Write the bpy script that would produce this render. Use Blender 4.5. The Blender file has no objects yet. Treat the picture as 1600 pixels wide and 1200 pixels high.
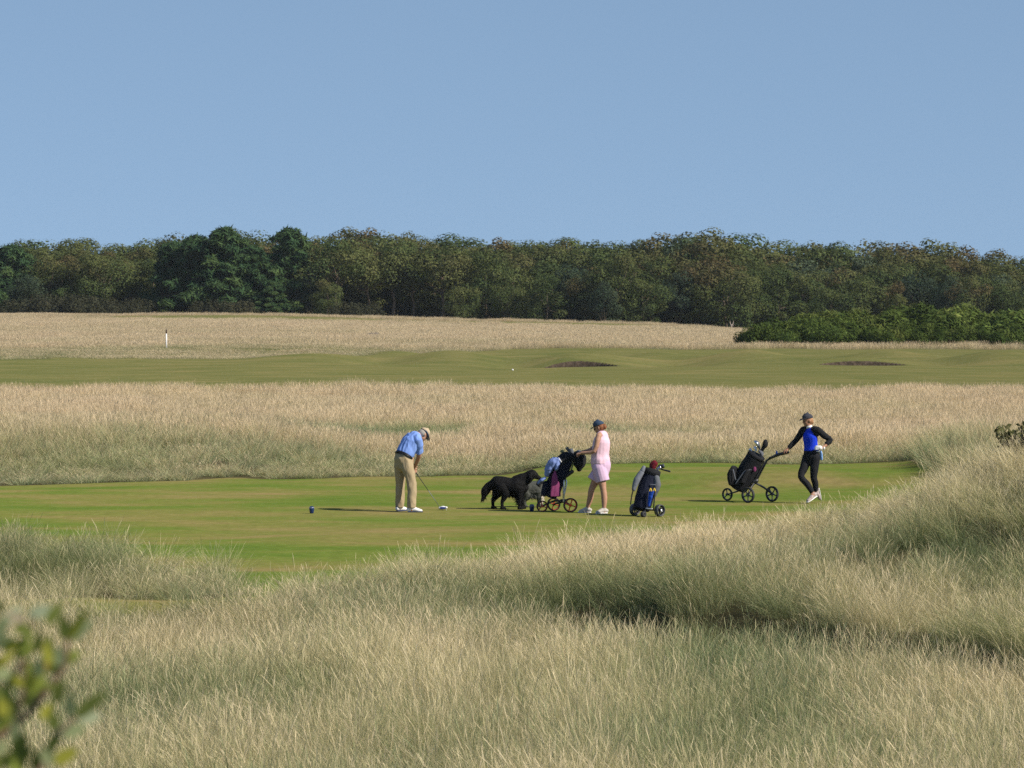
import bpy, math, random
import numpy as np
from mathutils import Vector, Matrix, Euler, noise as mnoise

scene = bpy.context.scene
COL = scene.collection
# ------------------------------------------------------------------ camera, sky, sun, exposure
F = 6515.0                      # focal length in photo pixels (1600 wide)
CAMZ = 4.2
PITCH = math.atan(160.0 / F)
cam_d = bpy.data.cameras.new("camera")
cam = bpy.data.objects.new("camera", cam_d)
COL.objects.link(cam)
cam.location = (0, 0, CAMZ)
cam.rotation_euler = (math.radians(90) - PITCH, 0, 0)
cam_d.sensor_width = 36.0
cam_d.lens = F / 1600.0 * 36.0
cam_d.clip_start = 0.5
cam_d.clip_end = 20000
cam_d.dof.use_dof = True
cam_d.dof.focus_distance = 66.0
cam_d.dof.aperture_fstop = 11.5
scene.camera = cam

SUN_EL = math.radians(37)
SUN_AZ = math.radians(117)      # measured from +Y towards +X
world = bpy.data.worlds.new("World")
scene.world = world
world.use_nodes = True
wn = world.node_tree
for n in list(wn.nodes):
    wn.nodes.remove(n)
w_out = wn.nodes.new("ShaderNodeOutputWorld")
w_bg = wn.nodes.new("ShaderNodeBackground")
w_sky = wn.nodes.new("ShaderNodeTexSky")
w_sky.sky_type = 'NISHITA'
w_sky.sun_disc = False
w_sky.sun_elevation = SUN_EL
w_sky.sun_rotation = SUN_AZ
w_sky.air_density = 1.0
w_sky.dust_density = 0.3
w_sky.ozone_density = 2.0
w_tc = wn.nodes.new("ShaderNodeTexCoord")
w_map = wn.nodes.new("ShaderNodeVectorMath")
w_map.operation = 'ADD'
w_map.inputs[1].default_value = (0, 0, 0.27)
w_hsv = wn.nodes.new("ShaderNodeHueSaturation")
w_hsv.inputs['Saturation'].default_value = 0.92
w_hsv.inputs['Hue'].default_value = 0.493
wn.links.new(w_tc.outputs['Generated'], w_map.inputs[0])
wn.links.new(w_map.outputs[0], w_sky.inputs['Vector'])
wn.links.new(w_sky.outputs[0], w_hsv.inputs['Color'])
wn.links.new(w_hsv.outputs[0], w_bg.inputs['Color'])
w_bg.inputs['Strength'].default_value = 0.119
wn.links.new(w_bg.outputs[0], w_out.inputs['Surface'])

sun_d = bpy.data.lights.new("sun", 'SUN')
sun_d.energy = 4.7
sun_d.angle = math.radians(0.53)
sun_d.color = (1.0, 0.90, 0.76)
sun = bpy.data.objects.new("sun", sun_d)
COL.objects.link(sun)
to_sun = Vector((math.cos(SUN_EL) * math.sin(SUN_AZ), math.cos(SUN_EL) * math.cos(SUN_AZ), math.sin(SUN_EL)))
sun.rotation_euler = to_sun.to_track_quat('Z', 'Y').to_euler()

vs = scene.view_settings
vs.view_transform = 'Standard'
vs.look = 'None'
vs.exposure = 0.32
vs.gamma = 1.0
vs.use_curve_mapping = False
cy = scene.cycles
cy.use_denoising = False
cy.denoiser = 'OPENIMAGEDENOISE'
cy.denoising_input_passes = 'RGB_ALBEDO_NORMAL'
cy.denoising_prefilter = 'ACCURATE'
cy.sample_clamp_indirect = 2.0
cy.max_bounces = 6
cy.diffuse_bounces = 3
cy.glossy_bounces = 2
cy.transmission_bounces = 4
cy.transparent_max_bounces = 6
cy.volume_bounces = 0
cy.caustics_reflective = False
cy.caustics_refractive = False

# ------------------------------------------------------------------ small helpers
def sstep(a, b, x):
    t = np.clip((np.asarray(x, float) - a) / (b - a), 0, 1)
    return t * t * (3 - 2 * t)

_tables = {}
def vnoise(x, y, seed=0):
    """smooth value noise, numpy, range 0..1"""
    if seed not in _tables:
        _tables[seed] = np.random.RandomState(1000 + seed).rand(256, 256)
    T = _tables[seed]
    x = np.asarray(x, float); y = np.asarray(y, float)
    xi = np.floor(x).astype(int); yi = np.floor(y).astype(int)
    fx = x - xi; fy = y - yi
    fx = fx * fx * (3 - 2 * fx); fy = fy * fy * (3 - 2 * fy)
    a = T[xi % 256, yi % 256]; b = T[(xi + 1) % 256, yi % 256]
    c = T[xi % 256, (yi + 1) % 256]; d = T[(xi + 1) % 256, (yi + 1) % 256]
    return (a * (1 - fx) + b * fx) * (1 - fy) + (c * (1 - fx) + d * fx) * fy

def fbm(x, y, seed=0, o=3):
    v = 0; a = 0.5; s = 0
    for k in range(o):
        v = v + a * vnoise(np.asarray(x) * 2 ** k, np.asarray(y) * 2 ** k, seed + k)
        s += a; a *= 0.5
    return v / s

def tag(o, label=None, cat=None, group=None, kind=None):
    if label: o["label"] = label
    if cat: o["category"] = cat
    if group: o["group"] = group
    if kind: o["kind"] = kind
    return o

def link(name, mesh, mat=None, parent=None, loc=None):
    o = bpy.data.objects.new(name, mesh)
    COL.objects.link(o)
    if mat is not None:
        if len(mesh.materials) == 0:
            mesh.materials.append(mat)
    if parent is not None:
        o.parent = parent
    if loc is not None:
        o.location = loc
    return o

def empty(name, loc, rz=0.0):
    o = bpy.data.objects.new(name, None)
    o.empty_display_size = 0.1
    COL.objects.link(o)
    o.location = loc
    o.rotation_euler = (0, 0, rz)
    return o

def np_mesh(name, V, faces, smooth=False, attrs=None):
    """faces: (n,k) int array or list of those arrays"""
    me = bpy.data.meshes.new(name)
    if not isinstance(faces, list):
        faces = [faces]
    faces = [np.asarray(f, np.int32) for f in faces if len(f)]
    nl = sum(f.size for f in faces); nf = sum(len(f) for f in faces)
    me.vertices.add(len(V)); me.loops.add(nl); me.polygons.add(nf)
    me.vertices.foreach_set("co", np.asarray(V, np.float32).ravel())
    me.loops.foreach_set("vertex_index", np.concatenate([f.ravel() for f in faces]))
    tot = np.concatenate([np.full(len(f), f.shape[1], np.int32) for f in faces])
    st = np.concatenate([[0], np.cumsum(tot)[:-1]]).astype(np.int32)
    me.polygons.foreach_set("loop_start", st)
    if smooth:
        me.polygons.foreach_set("use_smooth", np.ones(nf, bool))
    me.update(calc_edges=True)
    if attrs:
        for k, a in attrs.items():
            a = np.asarray(a, np.float32)
            if a.ndim == 1:
                at = me.attributes.new(k, 'FLOAT', 'POINT'); at.data.foreach_set("value", a)
            else:
                at = me.attributes.new(k, 'FLOAT_VECTOR', 'POINT'); at.data.foreach_set("vector", a.ravel())
    return me

# ------------------------------------------------------------------ materials
def srgb(r, g, b):
    f = lambda c: (c / 12.92 if c <= 0.04045 else ((c + 0.055) / 1.055) ** 2.4)
    return (f(r / 255.0), f(g / 255.0), f(b / 255.0), 1.0)

def new_mat(name):
    m = bpy.data.materials.new(name)
    m.use_nodes = True
    nt = m.node_tree
    for n in list(nt.nodes):
        nt.nodes.remove(n)
    out = nt.nodes.new("ShaderNodeOutputMaterial")
    return m, nt, out

def mat_simple(name, c, rough=0.8, var=0.15, scale=12.0, bump=0.0, metal=0.0, spec=0.3, sheen=0.0):
    m, nt, out = new_mat(name)
    b = nt.nodes.new("ShaderNodeBsdfPrincipled")
    tc = nt.nodes.new("ShaderNodeTexCoord")
    nz = nt.nodes.new("ShaderNodeTexNoise")
    nz.inputs['Scale'].default_value = scale
    nz.inputs['Detail'].default_value = 4
    nt.links.new(tc.outputs['Object'], nz.inputs['Vector'])
    r = nt.nodes.new("ShaderNodeMapRange")
    r.inputs['To Min'].default_value = 1 - var
    r.inputs['To Max'].default_value = 1 + var
    nt.links.new(nz.outputs['Fac'], r.inputs['Value'])
    mx = nt.nodes.new("ShaderNodeVectorMath"); mx.operation = 'SCALE'
    mx.inputs[0].default_value = tuple(c[:3])
    nt.links.new(r.outputs[0], mx.inputs['Scale'])
    nt.links.new(mx.outputs[0], b.inputs['Base Color'])
    b.inputs['Roughness'].default_value = rough
    b.inputs['Metallic'].default_value = metal
    b.inputs['Specular IOR Level'].default_value = spec
    if sheen:
        b.inputs['Sheen Weight'].default_value = sheen
    if bump:
        bp = nt.nodes.new("ShaderNodeBump")
        bp.inputs['Strength'].default_value = bump
        bp.inputs['Distance'].default_value = 0.01
        nt.links.new(nz.outputs['Fac'], bp.inputs['Height'])
        nt.links.new(bp.outputs[0], b.inputs['Normal'])
    nt.links.new(b.outputs[0], out.inputs['Surface'])
    return m

def ramp(nt, stops):
    r = nt.nodes.new("ShaderNodeValToRGB")
    e = r.color_ramp.elements
    while len(e) > 1:
        e.remove(e[-1])
    e[0].position = stops[0][0]; e[0].color = stops[0][1]
    for p, c in stops[1:]:
        x = e.new(p); x.color = c
    return r

def attr(nt, name, typ='GEOMETRY'):
    a = nt.nodes.new("ShaderNodeAttribute"); a.attribute_name = name; a.attribute_type = typ
    return a

def math_n(nt, op, a, b=None, clamp=False):
    n = nt.nodes.new("ShaderNodeMath"); n.operation = op; n.use_clamp = clamp
    for i, v in enumerate((a, b)):
        if v is None: continue
        if isinstance(v, (int, float)): n.inputs[i].default_value = v
        else: nt.links.new(v, n.inputs[i])
    return n.outputs[0]

def mixc(nt, f, a, b, mode='MIX'):
    n = nt.nodes.new("ShaderNodeMix"); n.data_type = 'RGBA'; n.blend_type = mode
    for s, v in ((n.inputs[0], f), (n.inputs[6], a), (n.inputs[7], b)):
        if isinstance(v, (int, float)): s.default_value = v
        elif isinstance(v, tuple): s.default_value = v
        else: nt.links.new(v, s)
    return n.outputs[2]

def leafy_out(nt, out, color, trans=0.3, tcol=(1.0, 1.0, 0.7, 1)):
    d = nt.nodes.new("ShaderNodeBsdfDiffuse")
    t = nt.nodes.new("ShaderNodeBsdfTranslucent")
    nt.links.new(color, d.inputs['Color'])
    nt.links.new(mixc(nt, 1.0, color, tcol, 'MULTIPLY'), t.inputs['Color'])
    ms = nt.nodes.new("ShaderNodeMixShader")
    ms.inputs[0].default_value = trans
    nt.links.new(d.outputs[0], ms.inputs[1]); nt.links.new(t.outputs[0], ms.inputs[2])
    nt.links.new(ms.outputs[0], out.inputs['Surface'])

def grass_mat(name, green, straw, rv=0.9, tv=0.4):
    """per-blade colour: from green to straw by the clump's dryness, the height on the blade and chance; hue drifts over the ground"""
    m, nt, out = new_mat(name)
    t = attr(nt, "t").outputs['Fac']; r = attr(nt, "rnd").outputs['Fac']
    dry = attr(nt, "dry", 'INSTANCER').outputs['Fac']; val = attr(nt, "val", 'INSTANCER').outputs['Fac']
    geo = nt.nodes.new("ShaderNodeNewGeometry")
    def nz(sc, det=3):
        mp = nt.nodes.new("ShaderNodeMapping"); mp.inputs['Scale'].default_value = sc
        nt.links.new(geo.outputs['Position'], mp.inputs[0])
        n = nt.nodes.new("ShaderNodeTexNoise"); n.inputs['Scale'].default_value = 1.0; n.inputs['Detail'].default_value = det
        nt.links.new(mp.outputs[0], n.inputs['Vector'])
        q = nt.nodes.new("ShaderNodeMapRange"); q.inputs['From Min'].default_value = 0.38; q.inputs['From Max'].default_value = 0.62
        nt.links.new(n.outputs['Fac'], q.inputs['Value'])
        return q.outputs[0]
    f = math_n(nt, 'ADD', dry, math_n(nt, 'MULTIPLY', math_n(nt, 'SUBTRACT', r, 0.5), rv))
    f = math_n(nt, 'ADD', f, math_n(nt, 'MULTIPLY', math_n(nt, 'SUBTRACT', t, 0.55), tv), clamp=True)
    rp = ramp(nt, [(0.0, green[0]), (0.35, green[1]), (0.65, straw[0]), (1.0, straw[1])])
    nt.links.new(f, rp.inputs[0])
    # straw drifts to a pinker tone, green to a bluer one
    rp2 = ramp(nt, [(0.0, (green[0][0] * .80, green[0][1] * .95, green[0][2] * 1.25, 1)), (0.35, (green[1][0] * .84, green[1][1] * .97, green[1][2] * 1.15, 1)),
                    (0.65, (straw[0][0] * 1.0, straw[0][1] * .95, straw[0][2] * .96, 1)), (1.0, (straw[1][0] * 1.0, straw[1][1] * .95, straw[1][2] * .98, 1))])
    nt.links.new(f, rp2.inputs[0])
    r7 = math_n(nt, 'FRACT', math_n(nt, 'MULTIPLY', r, 7.13))
    w = math_n(nt, 'ADD', math_n(nt, 'MULTIPLY', nz((0.22, 0.13, 0.2)), 0.6), math_n(nt, 'MULTIPLY', r7, 0.5), clamp=True)
    col = mixc(nt, w, rp.outputs[0], rp2.outputs[0])
    sc = nt.nodes.new("ShaderNodeVectorMath"); sc.operation = 'SCALE'
    nt.links.new(col, sc.inputs[0])
    r13 = math_n(nt, 'FRACT', math_n(nt, 'MULTIPLY', r, 13.7))
    k = math_n(nt, 'MULTIPLY', val, math_n(nt, 'ADD', 0.78, math_n(nt, 'MULTIPLY', r13, 0.36)))
    nt.links.new(k, sc.inputs['Scale'])
    leafy_out(nt, out, sc.outputs[0], 0.32)
    return m
# ------------------------------------------------------------------ the lie of the land
_hx = np.array([-30, -3.2, -2.4, -1.7, 0.0, 1.84, 3.7, 5.5, 7.4, 9.5, 14, 40])
_hz = np.array([0.0, 0.0, 0.02, 0.09, 0.20, 0.34, 0.44, 0.80, 1.48, 1.88, 2.3, 2.3])
BUNK = [(3.2, 211.5, 2.2, 3.0, 0.60), (17.6, 209.0, 2.2, 2.4, 0.24)]
BUMPS = [(3.4, 218, 3.2, 3.2, 0.46), (-3.2, 222, 2.8, 4.5, 0.52), (12.6, 219, 2.6, 4.0, 0.58), (25.5, 216, 3.0, 4.5, 0.58), (8.0, 225, 2.0, 4, 0.36), (-10.5, 222, 3.0, 4, 0.34), (20.6, 226, 2.2, 4, .40), (-6.5, 232, 2, 4, .3),
         (0.4, 214, 1.6, 5.0, -0.40), (8.4, 213, 2.0, 5, -0.45), (22, 213, 1.8, 4, -.30), (-6.6, 217, 1.8, 4, -.3), (16.0, 222, 1.5, 4, -.3),
         (17.6, 214, 2.8, 3.0, 0.24), (-16, 250, 9, 8, 0.35), (6.0, 247, 6.0, 6, 0.3), (-28, 235, 8, 10, 0.25),
         (-22, 180, 12, 10, -0.25), (-30, 438, 22, 12, 0.55), (8, 440, 18, 10, 0.50), (9.9, 88, 1.1, 4.0, 0.45)]

def hollow(x, y):
    """q: distance across the hollow (0 at the foot of its steep far bank), A: how deep it is along its run"""
    w = 1.1 * (fbm(x * 0.55 + 3, y * 0.5, 91, 3) - 0.5)
    q = ((x - 0.2) * 7.2 + (y - 54.0) * 5.6) / 9.12 + w
    s = ((x - 0.2) * 5.6 - (y - 54.0) * 7.2) / 9.12
    A = sstep(-0.6, 2.2, s) * (0.72 + 0.5 * vnoise(s * 0.55, s * 0 + 2.0, 93))
    return q, A

def H(x, y):
    x = np.asarray(x, float); y = np.asarray(y, float)
    z = -0.2 * sstep(56, 47, y) + 0.15 * sstep(40, 28, y)
    z = z + 2.6 * np.clip(1 - y / 27.0, 0, 1) * sstep(31, 20, y)
    dune = np.interp(x, _hx, _hz)
    back = 64 + 10 * sstep(6.5, 9.0, x)
    yo = y - np.interp(x, [-3.2, -1.5, 0, 2.0], [-4.5, -3.0, -1.8, 0])
    z = z + dune * sstep(49.5, 58.5, yo) * (1 - sstep(60.5, back, yo))
    q, A = hollow(x, y)
    z = z - 0.80 * A * sstep(-2.8, -0.7, q) * (1 - sstep(0.0, 0.85, q))
    z = z + 0.22 * A * sstep(0.0, 0.85, q) * np.exp(-np.clip(q - 0.85, 0, 9) / 1.8)
    # second small hollow higher on the dune
    z = z - 0.30 * np.exp(-((x - 6.3) / 1.5) ** 2 - ((y - 54.5) / 1.2) ** 2)
    z = z - 0.28 * np.exp(-((x + 4.4) / 2.0) ** 2) * sstep(44, 48, y) * (1 - sstep(53.0, 54.2, y))
    # left mound
    z = z + 0.32 * sstep(-3.6, -7.2, x) * sstep(54.8, 58.0, y) * (1 - sstep(59.5, 63.5, y))
    # tee, with a low step to its back part on the right
    z = z + 0.26 * sstep(-0.6, 1.4, x) * sstep(83.4, 85.6, y) * (1 - sstep(93, 104, y))
    z = z + 0.16 * (fbm(x * 0.16, y * 0.14, 15) - 0.5) * sstep(60, 64, y) * (1 - sstep(70, 73, y)) + 0.12 * (fbm(x * 0.16, y * 0.14, 16) - 0.5) * sstep(78, 81, y) * (1 - sstep(86, 90, y))
    # bank with marram behind the tee on the left
    z = z + 0.55 * sstep(-2.0, -7.0, x) * sstep(88, 96, y) * (1 - sstep(101, 112, y))
    z = z + 0.10 * (fbm(x * 0.35, y * 0.3, 3) - 0.5) * (1 - sstep(60, 64, y)) * 2.2
    z = z + 0.30 * (fbm(x * 0.08, y * 0.05, 11) - 0.5) * sstep(92, 110, y)
    z = z + np.interp(x, [-120, -58, -27, -17, -7.2, 14.4, 24.5, 72, 140], [.4, .3, .15, -.08, -.38, -.85, -1.36, -1.6, -1.7]) * sstep(300, 460, y)
    for bx, by, sx, sy, a in BUMPS:
        z = z + a * np.exp(-((x - bx) / sx) ** 2 - ((y - by) / sy) ** 2)
    for bx, by, sx, sy, a in BUNK:
        r = np.sqrt(((x - bx) / sx) ** 2 + ((y - by) / sy) ** 2)
        z = z - a * sstep(1.0, 0.86, r)
    return z

def mown(x, y):
    """1 where the turf is mown short"""
    n = (fbm(x * 0.5, y * 0.35, 21) - 0.5)
    yb = np.interp(x, [-20, -11, -4, 0, 20], [84.5, 86, 89.2, 90.2, 90.2])
    yf = np.interp(x, [-20, -9, -7, -5.0, -3.6, -3.1, -2.5, -1.7, -0.85, 0, 1.8, 3, 6, 9, 12], [64.5, 62.8, 60.6, 58.4, 57.0, 54.9, 54.6, 55.6, 56.8, 58.2, 60.6, 62.5, 65.0, 72, 90])
    m1 = sstep(yf - 0.5 + n * 2, yf + 0.5 + n * 2, y) * (1 - sstep(yb - 0.5 + n * 2, yb + 0.4 + n * 2, y)) * (1 - sstep(8.2, 8.9, x))
    pth = 9.0
    for (xa, ya), (xb, yb_) in (((-3.1, 56.0), (-3.5, 54.6)), ((-3.5, 54.6), (-4.8, 54.1)), ((-4.8, 54.1), (-6.8, 54.3))):
        tt = np.clip(((x - xa) * (xb - xa) + (y - ya) * (yb_ - ya)) / ((xb - xa) ** 2 + (yb_ - ya) ** 2), 0, 1)
        pth = np.minimum(pth, np.hypot(x - xa - tt * (xb - xa), y - ya - tt * (yb_ - ya)))
    m4 = 1 - sstep(0.35, 0.75, pth + n * 0.8)
    yb2 = np.interp(x, [-80, -30, -14, -4, 0, 20, 60], [222, 222, 220, 236, 258, 262, 258])
    m2 = sstep(150, 151, y + n * 5) * (1 - sstep(yb2 - 1.5, yb2 + 1.5, y + n * 8))
    m3 = sstep(0.36, 0.5, np.exp(-((x + 28) / 20) ** 2 - ((y - 434) / 11) ** 2) + n * 0.3) + sstep(0.36, 0.5, np.exp(-((x - 6) / 17) ** 2 - ((y - 436) / 9) ** 2) + n * 0.3)
    return np.clip(m1 + m2 + m3 + m4, 0, 1)

def semi_and_shade(x, y):
    """1 where the grass is green and half long, and where mound faces are painted shaded"""
    n = (fbm(x * 0.3, y * 0.2, 31) - 0.5)
    a = sstep(212, 220, y) * (1 - sstep(246, 262, y + n * 14)) * (1 - sstep(-4, 4, x))
    a = a + sstep(214, 217, y) * (1 - sstep(258, 262, y)) * sstep(-6, 0, x) * sstep(0.50, 0.60, fbm(x * 0.17, y * 0.08, 37))
    for cx, cyy, wx, wy in ((6.6, 217, 2.2, 3.0), (-5.8, 221, 1.6, 3.0), (10.4, 221, 1.2, 3.0), (23.2, 216, 1.5, 3.0), (0.6, 220, 1.4, 3), (14.6, 217, 1.0, 2.5)):  # patches of longer turf colour that put shade on the mounds' left faces
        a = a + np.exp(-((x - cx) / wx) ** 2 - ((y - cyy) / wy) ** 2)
    b = np.exp(-((x + 4.6) / 1.7) ** 2 - ((y - 54.2) / 0.9) ** 2) * 1.2
    return np.clip(a + b, 0, 1)

def sand(x, y):
    s = 0
    for bx, by, sx, sy, a in BUNK:
        r = np.sqrt(((x - bx) / sx) ** 2 + ((y - by) / sy) ** 2)
        s = s + sstep(1.03, 0.97, r)
    return np.clip(s, 0, 1)

def uv(x, y, z):
    """photo pixel of a point"""
    s, c = math.sin(PITCH), math.cos(PITCH)
    dep = y * c - (z - CAMZ) * s
    up = y * s + (z - CAMZ) * c
    return 800 + F * x / dep, 600 - F * up / dep

def ray(u, v, d):
    """the point at distance d along +Y seen at photo pixel u, v"""
    s, c = math.sin(PITCH), math.cos(PITCH)
    a, b = (u - 800) / F, (600 - v) / F
    dx, dy, dz = a, c + b * s, -s + b * c
    return Vector((dx / dy * d, d, CAMZ + dz / dy * d))

def on_ground(u, v, y0=66.0, y1=700.0):
    y = y0
    while y < y1:
        p = ray(u, v, y)
        if p.z <= float(H(p.x, p.y)):
            return Vector((p.x, p.y, float(H(p.x, p.y))))
        y += 0.05 if y < 120 else 0.5
    return ray(u, v, y1)

def axis_lines(segs):
    out = []
    for a, b, st in segs:
        out.append(np.arange(a, b, st))
    return np.concatenate(out)

xr = axis_lines([(0, 20, 0.16), (20, 60, 1.0), (60, 140, 5.0)])
xr = np.concatenate([xr, [145, 170, 210, 270, 360, 500, 700, 1000, 1500, 2300, 3500, 5000]])
xs = np.concatenate([-xr[:0:-1], xr])
ys = np.concatenate([[-3000, -1200, -500, -200, -80, -40], axis_lines([(-20, 25, 1.5), (25, 100, 0.3), (100, 200, 1.0), (200, 207, 0.3), (207, 217, 0.12), (217, 222, 0.3), (222, 265, 0.7), (265, 620, 4.0)]),
                     [640, 680, 740, 820, 950, 1150, 1500, 2000, 3000, 4500, 7000]])
gx, gy = np.meshgrid(xs, ys)
gz = H(gx, gy)
nx, ny = len(xs), len(ys)
V = np.stack([gx.ravel(), gy.ravel(), gz.ravel()], 1)
ii = np.arange(ny * nx).reshape(ny, nx)
Q = np.stack([ii[:-1, :-1].ravel(), ii[:-1, 1:].ravel(), ii[1:, 1:].ravel(), ii[1:, :-1].ravel()], 1)
g_me = np_mesh("ground", V, Q, True, {"mown": mown(V[:, 0], V[:, 1]), "semi_and_shade": semi_and_shade(V[:, 0], V[:, 1]), "sand": sand(V[:, 0], V[:, 1])})

def ground_mat():
    m, nt, out = new_mat("turf_and_thatch")
    geo = nt.nodes.new("ShaderNodeNewGeometry")
    def nz(scale, detail=4, dist=0.0, rough=0.55):
        mp = nt.nodes.new("ShaderNodeMapping"); mp.inputs['Scale'].default_value = scale
        nt.links.new(geo.outputs['Position'], mp.inputs[0])
        n = nt.nodes.new("ShaderNodeTexNoise"); n.inputs['Scale'].default_value = 1.0
        n.inputs['Detail'].default_value = detail; n.inputs['Distortion'].default_value = dist
        n.inputs['Roughness'].default_value = rough
        nt.links.new(mp.outputs[0], n.inputs['Vector'])
        return n.outputs['Fac']
    big = nz((0.16, 0.30, 0.3), 6, 0.6)
    mid = nz((0.5, 0.95, 0.5), 5, 0.3)
    fine = nz((5.0, 4.0, 4.0), 6, 0.0, 0.7)
    f = math_n(nt, 'ADD', math_n(nt, 'MULTIPLY', big, 0.62), math_n(nt, 'MULTIPLY', mid, 0.38))
    near = ramp(nt, [(0.34, (0.092, 0.146, 0.026, 1)), (0.45, (0.122, 0.166, 0.033, 1)), (0.54, (0.172, 0.172, 0.050, 1)), (0.65, (0.235, 0.186, 0.078, 1))])
    nt.links.new(f, near.inputs[0])
    far = ramp(nt, [(0.35, (0.105, 0.122, 0.040, 1)), (0.5, (0.145, 0.146, 0.053, 1)), (0.65, (0.195, 0.172, 0.070, 1))])
    nt.links.new(f, far.inputs[0])
    sep = nt.nodes.new("ShaderNodeSeparateXYZ"); nt.links.new(geo.outputs['Position'], sep.inputs[0])
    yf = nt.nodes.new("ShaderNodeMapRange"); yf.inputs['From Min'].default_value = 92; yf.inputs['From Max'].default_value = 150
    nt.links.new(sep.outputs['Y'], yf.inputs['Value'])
    turf = mixc(nt, yf.outputs[0], near.outputs[0], far.outputs[0])
    thatch = ramp(nt, [(0.35, (0.10, 0.085, 0.045, 1)), (0.65, (0.20, 0.165, 0.09, 1))])
    nt.links.new(mid, thatch.inputs[0])
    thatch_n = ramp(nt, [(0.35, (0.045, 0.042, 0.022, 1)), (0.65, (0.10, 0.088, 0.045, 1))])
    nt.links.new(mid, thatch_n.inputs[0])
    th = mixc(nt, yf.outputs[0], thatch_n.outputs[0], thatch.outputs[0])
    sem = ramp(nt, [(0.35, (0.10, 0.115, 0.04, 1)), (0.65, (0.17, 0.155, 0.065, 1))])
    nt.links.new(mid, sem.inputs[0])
    sandc = ramp(nt, [(0.35, (0.045, 0.036, 0.026, 1)), (0.65, (0.12, 0.09, 0.066, 1))])
    nt.links.new(fine, sandc.inputs[0])
    edge = math_n(nt, 'MULTIPLY', math_n(nt, 'SUBTRACT', fine, 0.5), 0.5)
    def hard(name):
        a = attr(nt, name).outputs['Fac']
        return math_n(nt, 'MULTIPLY', math_n(nt, 'SUBTRACT', math_n(nt, 'ADD', a, edge), 0.35), 3.3, clamp=True)
    c = mixc(nt, hard("semi_and_shade"), th, sem.outputs[0])
    c = mixc(nt, hard("mown"), c, turf)
    c = mixc(nt, hard("sand"), c, sandc.outputs[0])
    mr = nt.nodes.new("ShaderNodeMapRange"); mr.inputs['From Min'].default_value = 0.3; mr.inputs['From Max'].default_value = 0.7
    mr.inputs['To Min'].default_value = 0.82; mr.inputs['To Max'].default_value = 1.18
    nt.links.new(fine, mr.inputs['Value'])
    sc = nt.nodes.new("ShaderNodeVectorMath"); sc.operation = 'SCALE'
    nt.links.new(c, sc.inputs[0]); nt.links.new(mr.outputs[0], sc.inputs['Scale'])
    d = nt.nodes.new("ShaderNodeBsdfDiffuse"); d.inputs['Roughness'].default_value = 0.6
    nt.links.new(sc.outputs[0], d.inputs['Color'])
    bp = nt.nodes.new("ShaderNodeBump"); bp.inputs['Strength'].default_value = 0.35; bp.inputs['Distance'].default_value = 0.03
    nt.links.new(fine, bp.inputs['Height']); nt.links.new(bp.outputs[0], d.inputs['Normal'])
    nt.links.new(d.outputs[0], out.inputs['Surface'])
    return m

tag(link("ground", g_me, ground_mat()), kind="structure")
# ------------------------------------------------------------------ long grass: clumps of blades, set out in thousands (stuff)
def blades(rs, n, R, hmin, hmax, width, lean, curl, segs=3, head=0.0, headw=1.0, tuft=0.35):
    """n curved ribbons in a clump of radius R; head: share that carry a seed plume"""
    ang = rs.rand(n) * 2 * np.pi; rad = R * np.sqrt(rs.rand(n))
    bx, by = rad * np.cos(ang), rad * np.sin(ang)
    L = hmin + (hmax - hmin) * rs.rand(n)
    la = rs.rand(n) * 2 * np.pi
    la = np.where(rs.rand(n) < tuft, ang, la)
    le = lean * (0.25 + rs.rand(n)); cu = curl * (0.2 + rs.rand(n))
    wa = rs.rand(n) * np.pi
    wx, wy = np.cos(wa), np.sin(wa)
    W = width * (0.6 + 0.8 * rs.rand(n))
    hd = rs.rand(n) < head
    rows = segs + 1 + 2
    T = np.concatenate([np.linspace(0, 0.82, segs + 1), [0.91, 1.0]])
    Vs = np.zeros((n, rows, 2, 3)); 
    px, py, pz = bx.copy(), by.copy(), np.full(n, -0.03)
    prev = 0.0
    for k, t in enumerate(T):
        if k:
            a = le + cu * (t + prev) / 2
            dl = (t - prev) * L
            px = px + np.sin(a) * np.cos(la) * dl; py = py + np.sin(a) * np.sin(la) * dl; pz = pz + np.cos(a) * dl
        prev = t
        w = np.where(hd, W * 0.55, W * (1.0 - 0.55 * t))
        if k == segs: w = np.where(hd, W * 0.8 * headw, w)
        if k == segs + 1: w = np.where(hd, W * 1.5 * headw, w * 0.75)
        if k == segs + 2: w = np.where(hd, W * 0.5 * headw, W * 0.12)
        Vs[:, k, 0] = np.stack([px - wx * w / 2, py - wy * w / 2, pz], 1)
        Vs[:, k, 1] = np.stack([px + wx * w / 2, py + wy * w / 2, pz], 1)
    base = (np.arange(n) * rows * 2)[:, None] + (np.arange(rows - 1) * 2)[None]
    b = base.ravel()
    Q = np.stack([b, b + 1, b + 3, b + 2], 1)
    tt = np.broadcast_to(T[None, :, None], (n, rows, 2)).copy()
    rr = np.broadcast_to(rs.rand(n)[:, None, None], (n, rows, 2)).copy()
    tt[hd, -3:] += 0.35
    return Vs.reshape(-1, 3), Q, tt.ravel(), rr.ravel()

def join_parts(parts):
    Vs, Qs, T, R = [], [], [], []
    o = 0
    for v, q, t, r in parts:
        Vs.append(v); Qs.append(q + o); T.append(t); R.append(r); o += len(v)
    return np.concatenate(Vs), np.concatenate(Qs), np.concatenate(T), np.concatenate(R)

def clump(name, parts, mat, coll):
    v, q, t, r = join_parts(parts)
    me = np_mesh(name, v, q, False, {"t": t, "rnd": r})
    me.materials.append(mat)
    o = bpy.data.objects.new(name, me)
    coll.objects.link(o)
    return o

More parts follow.
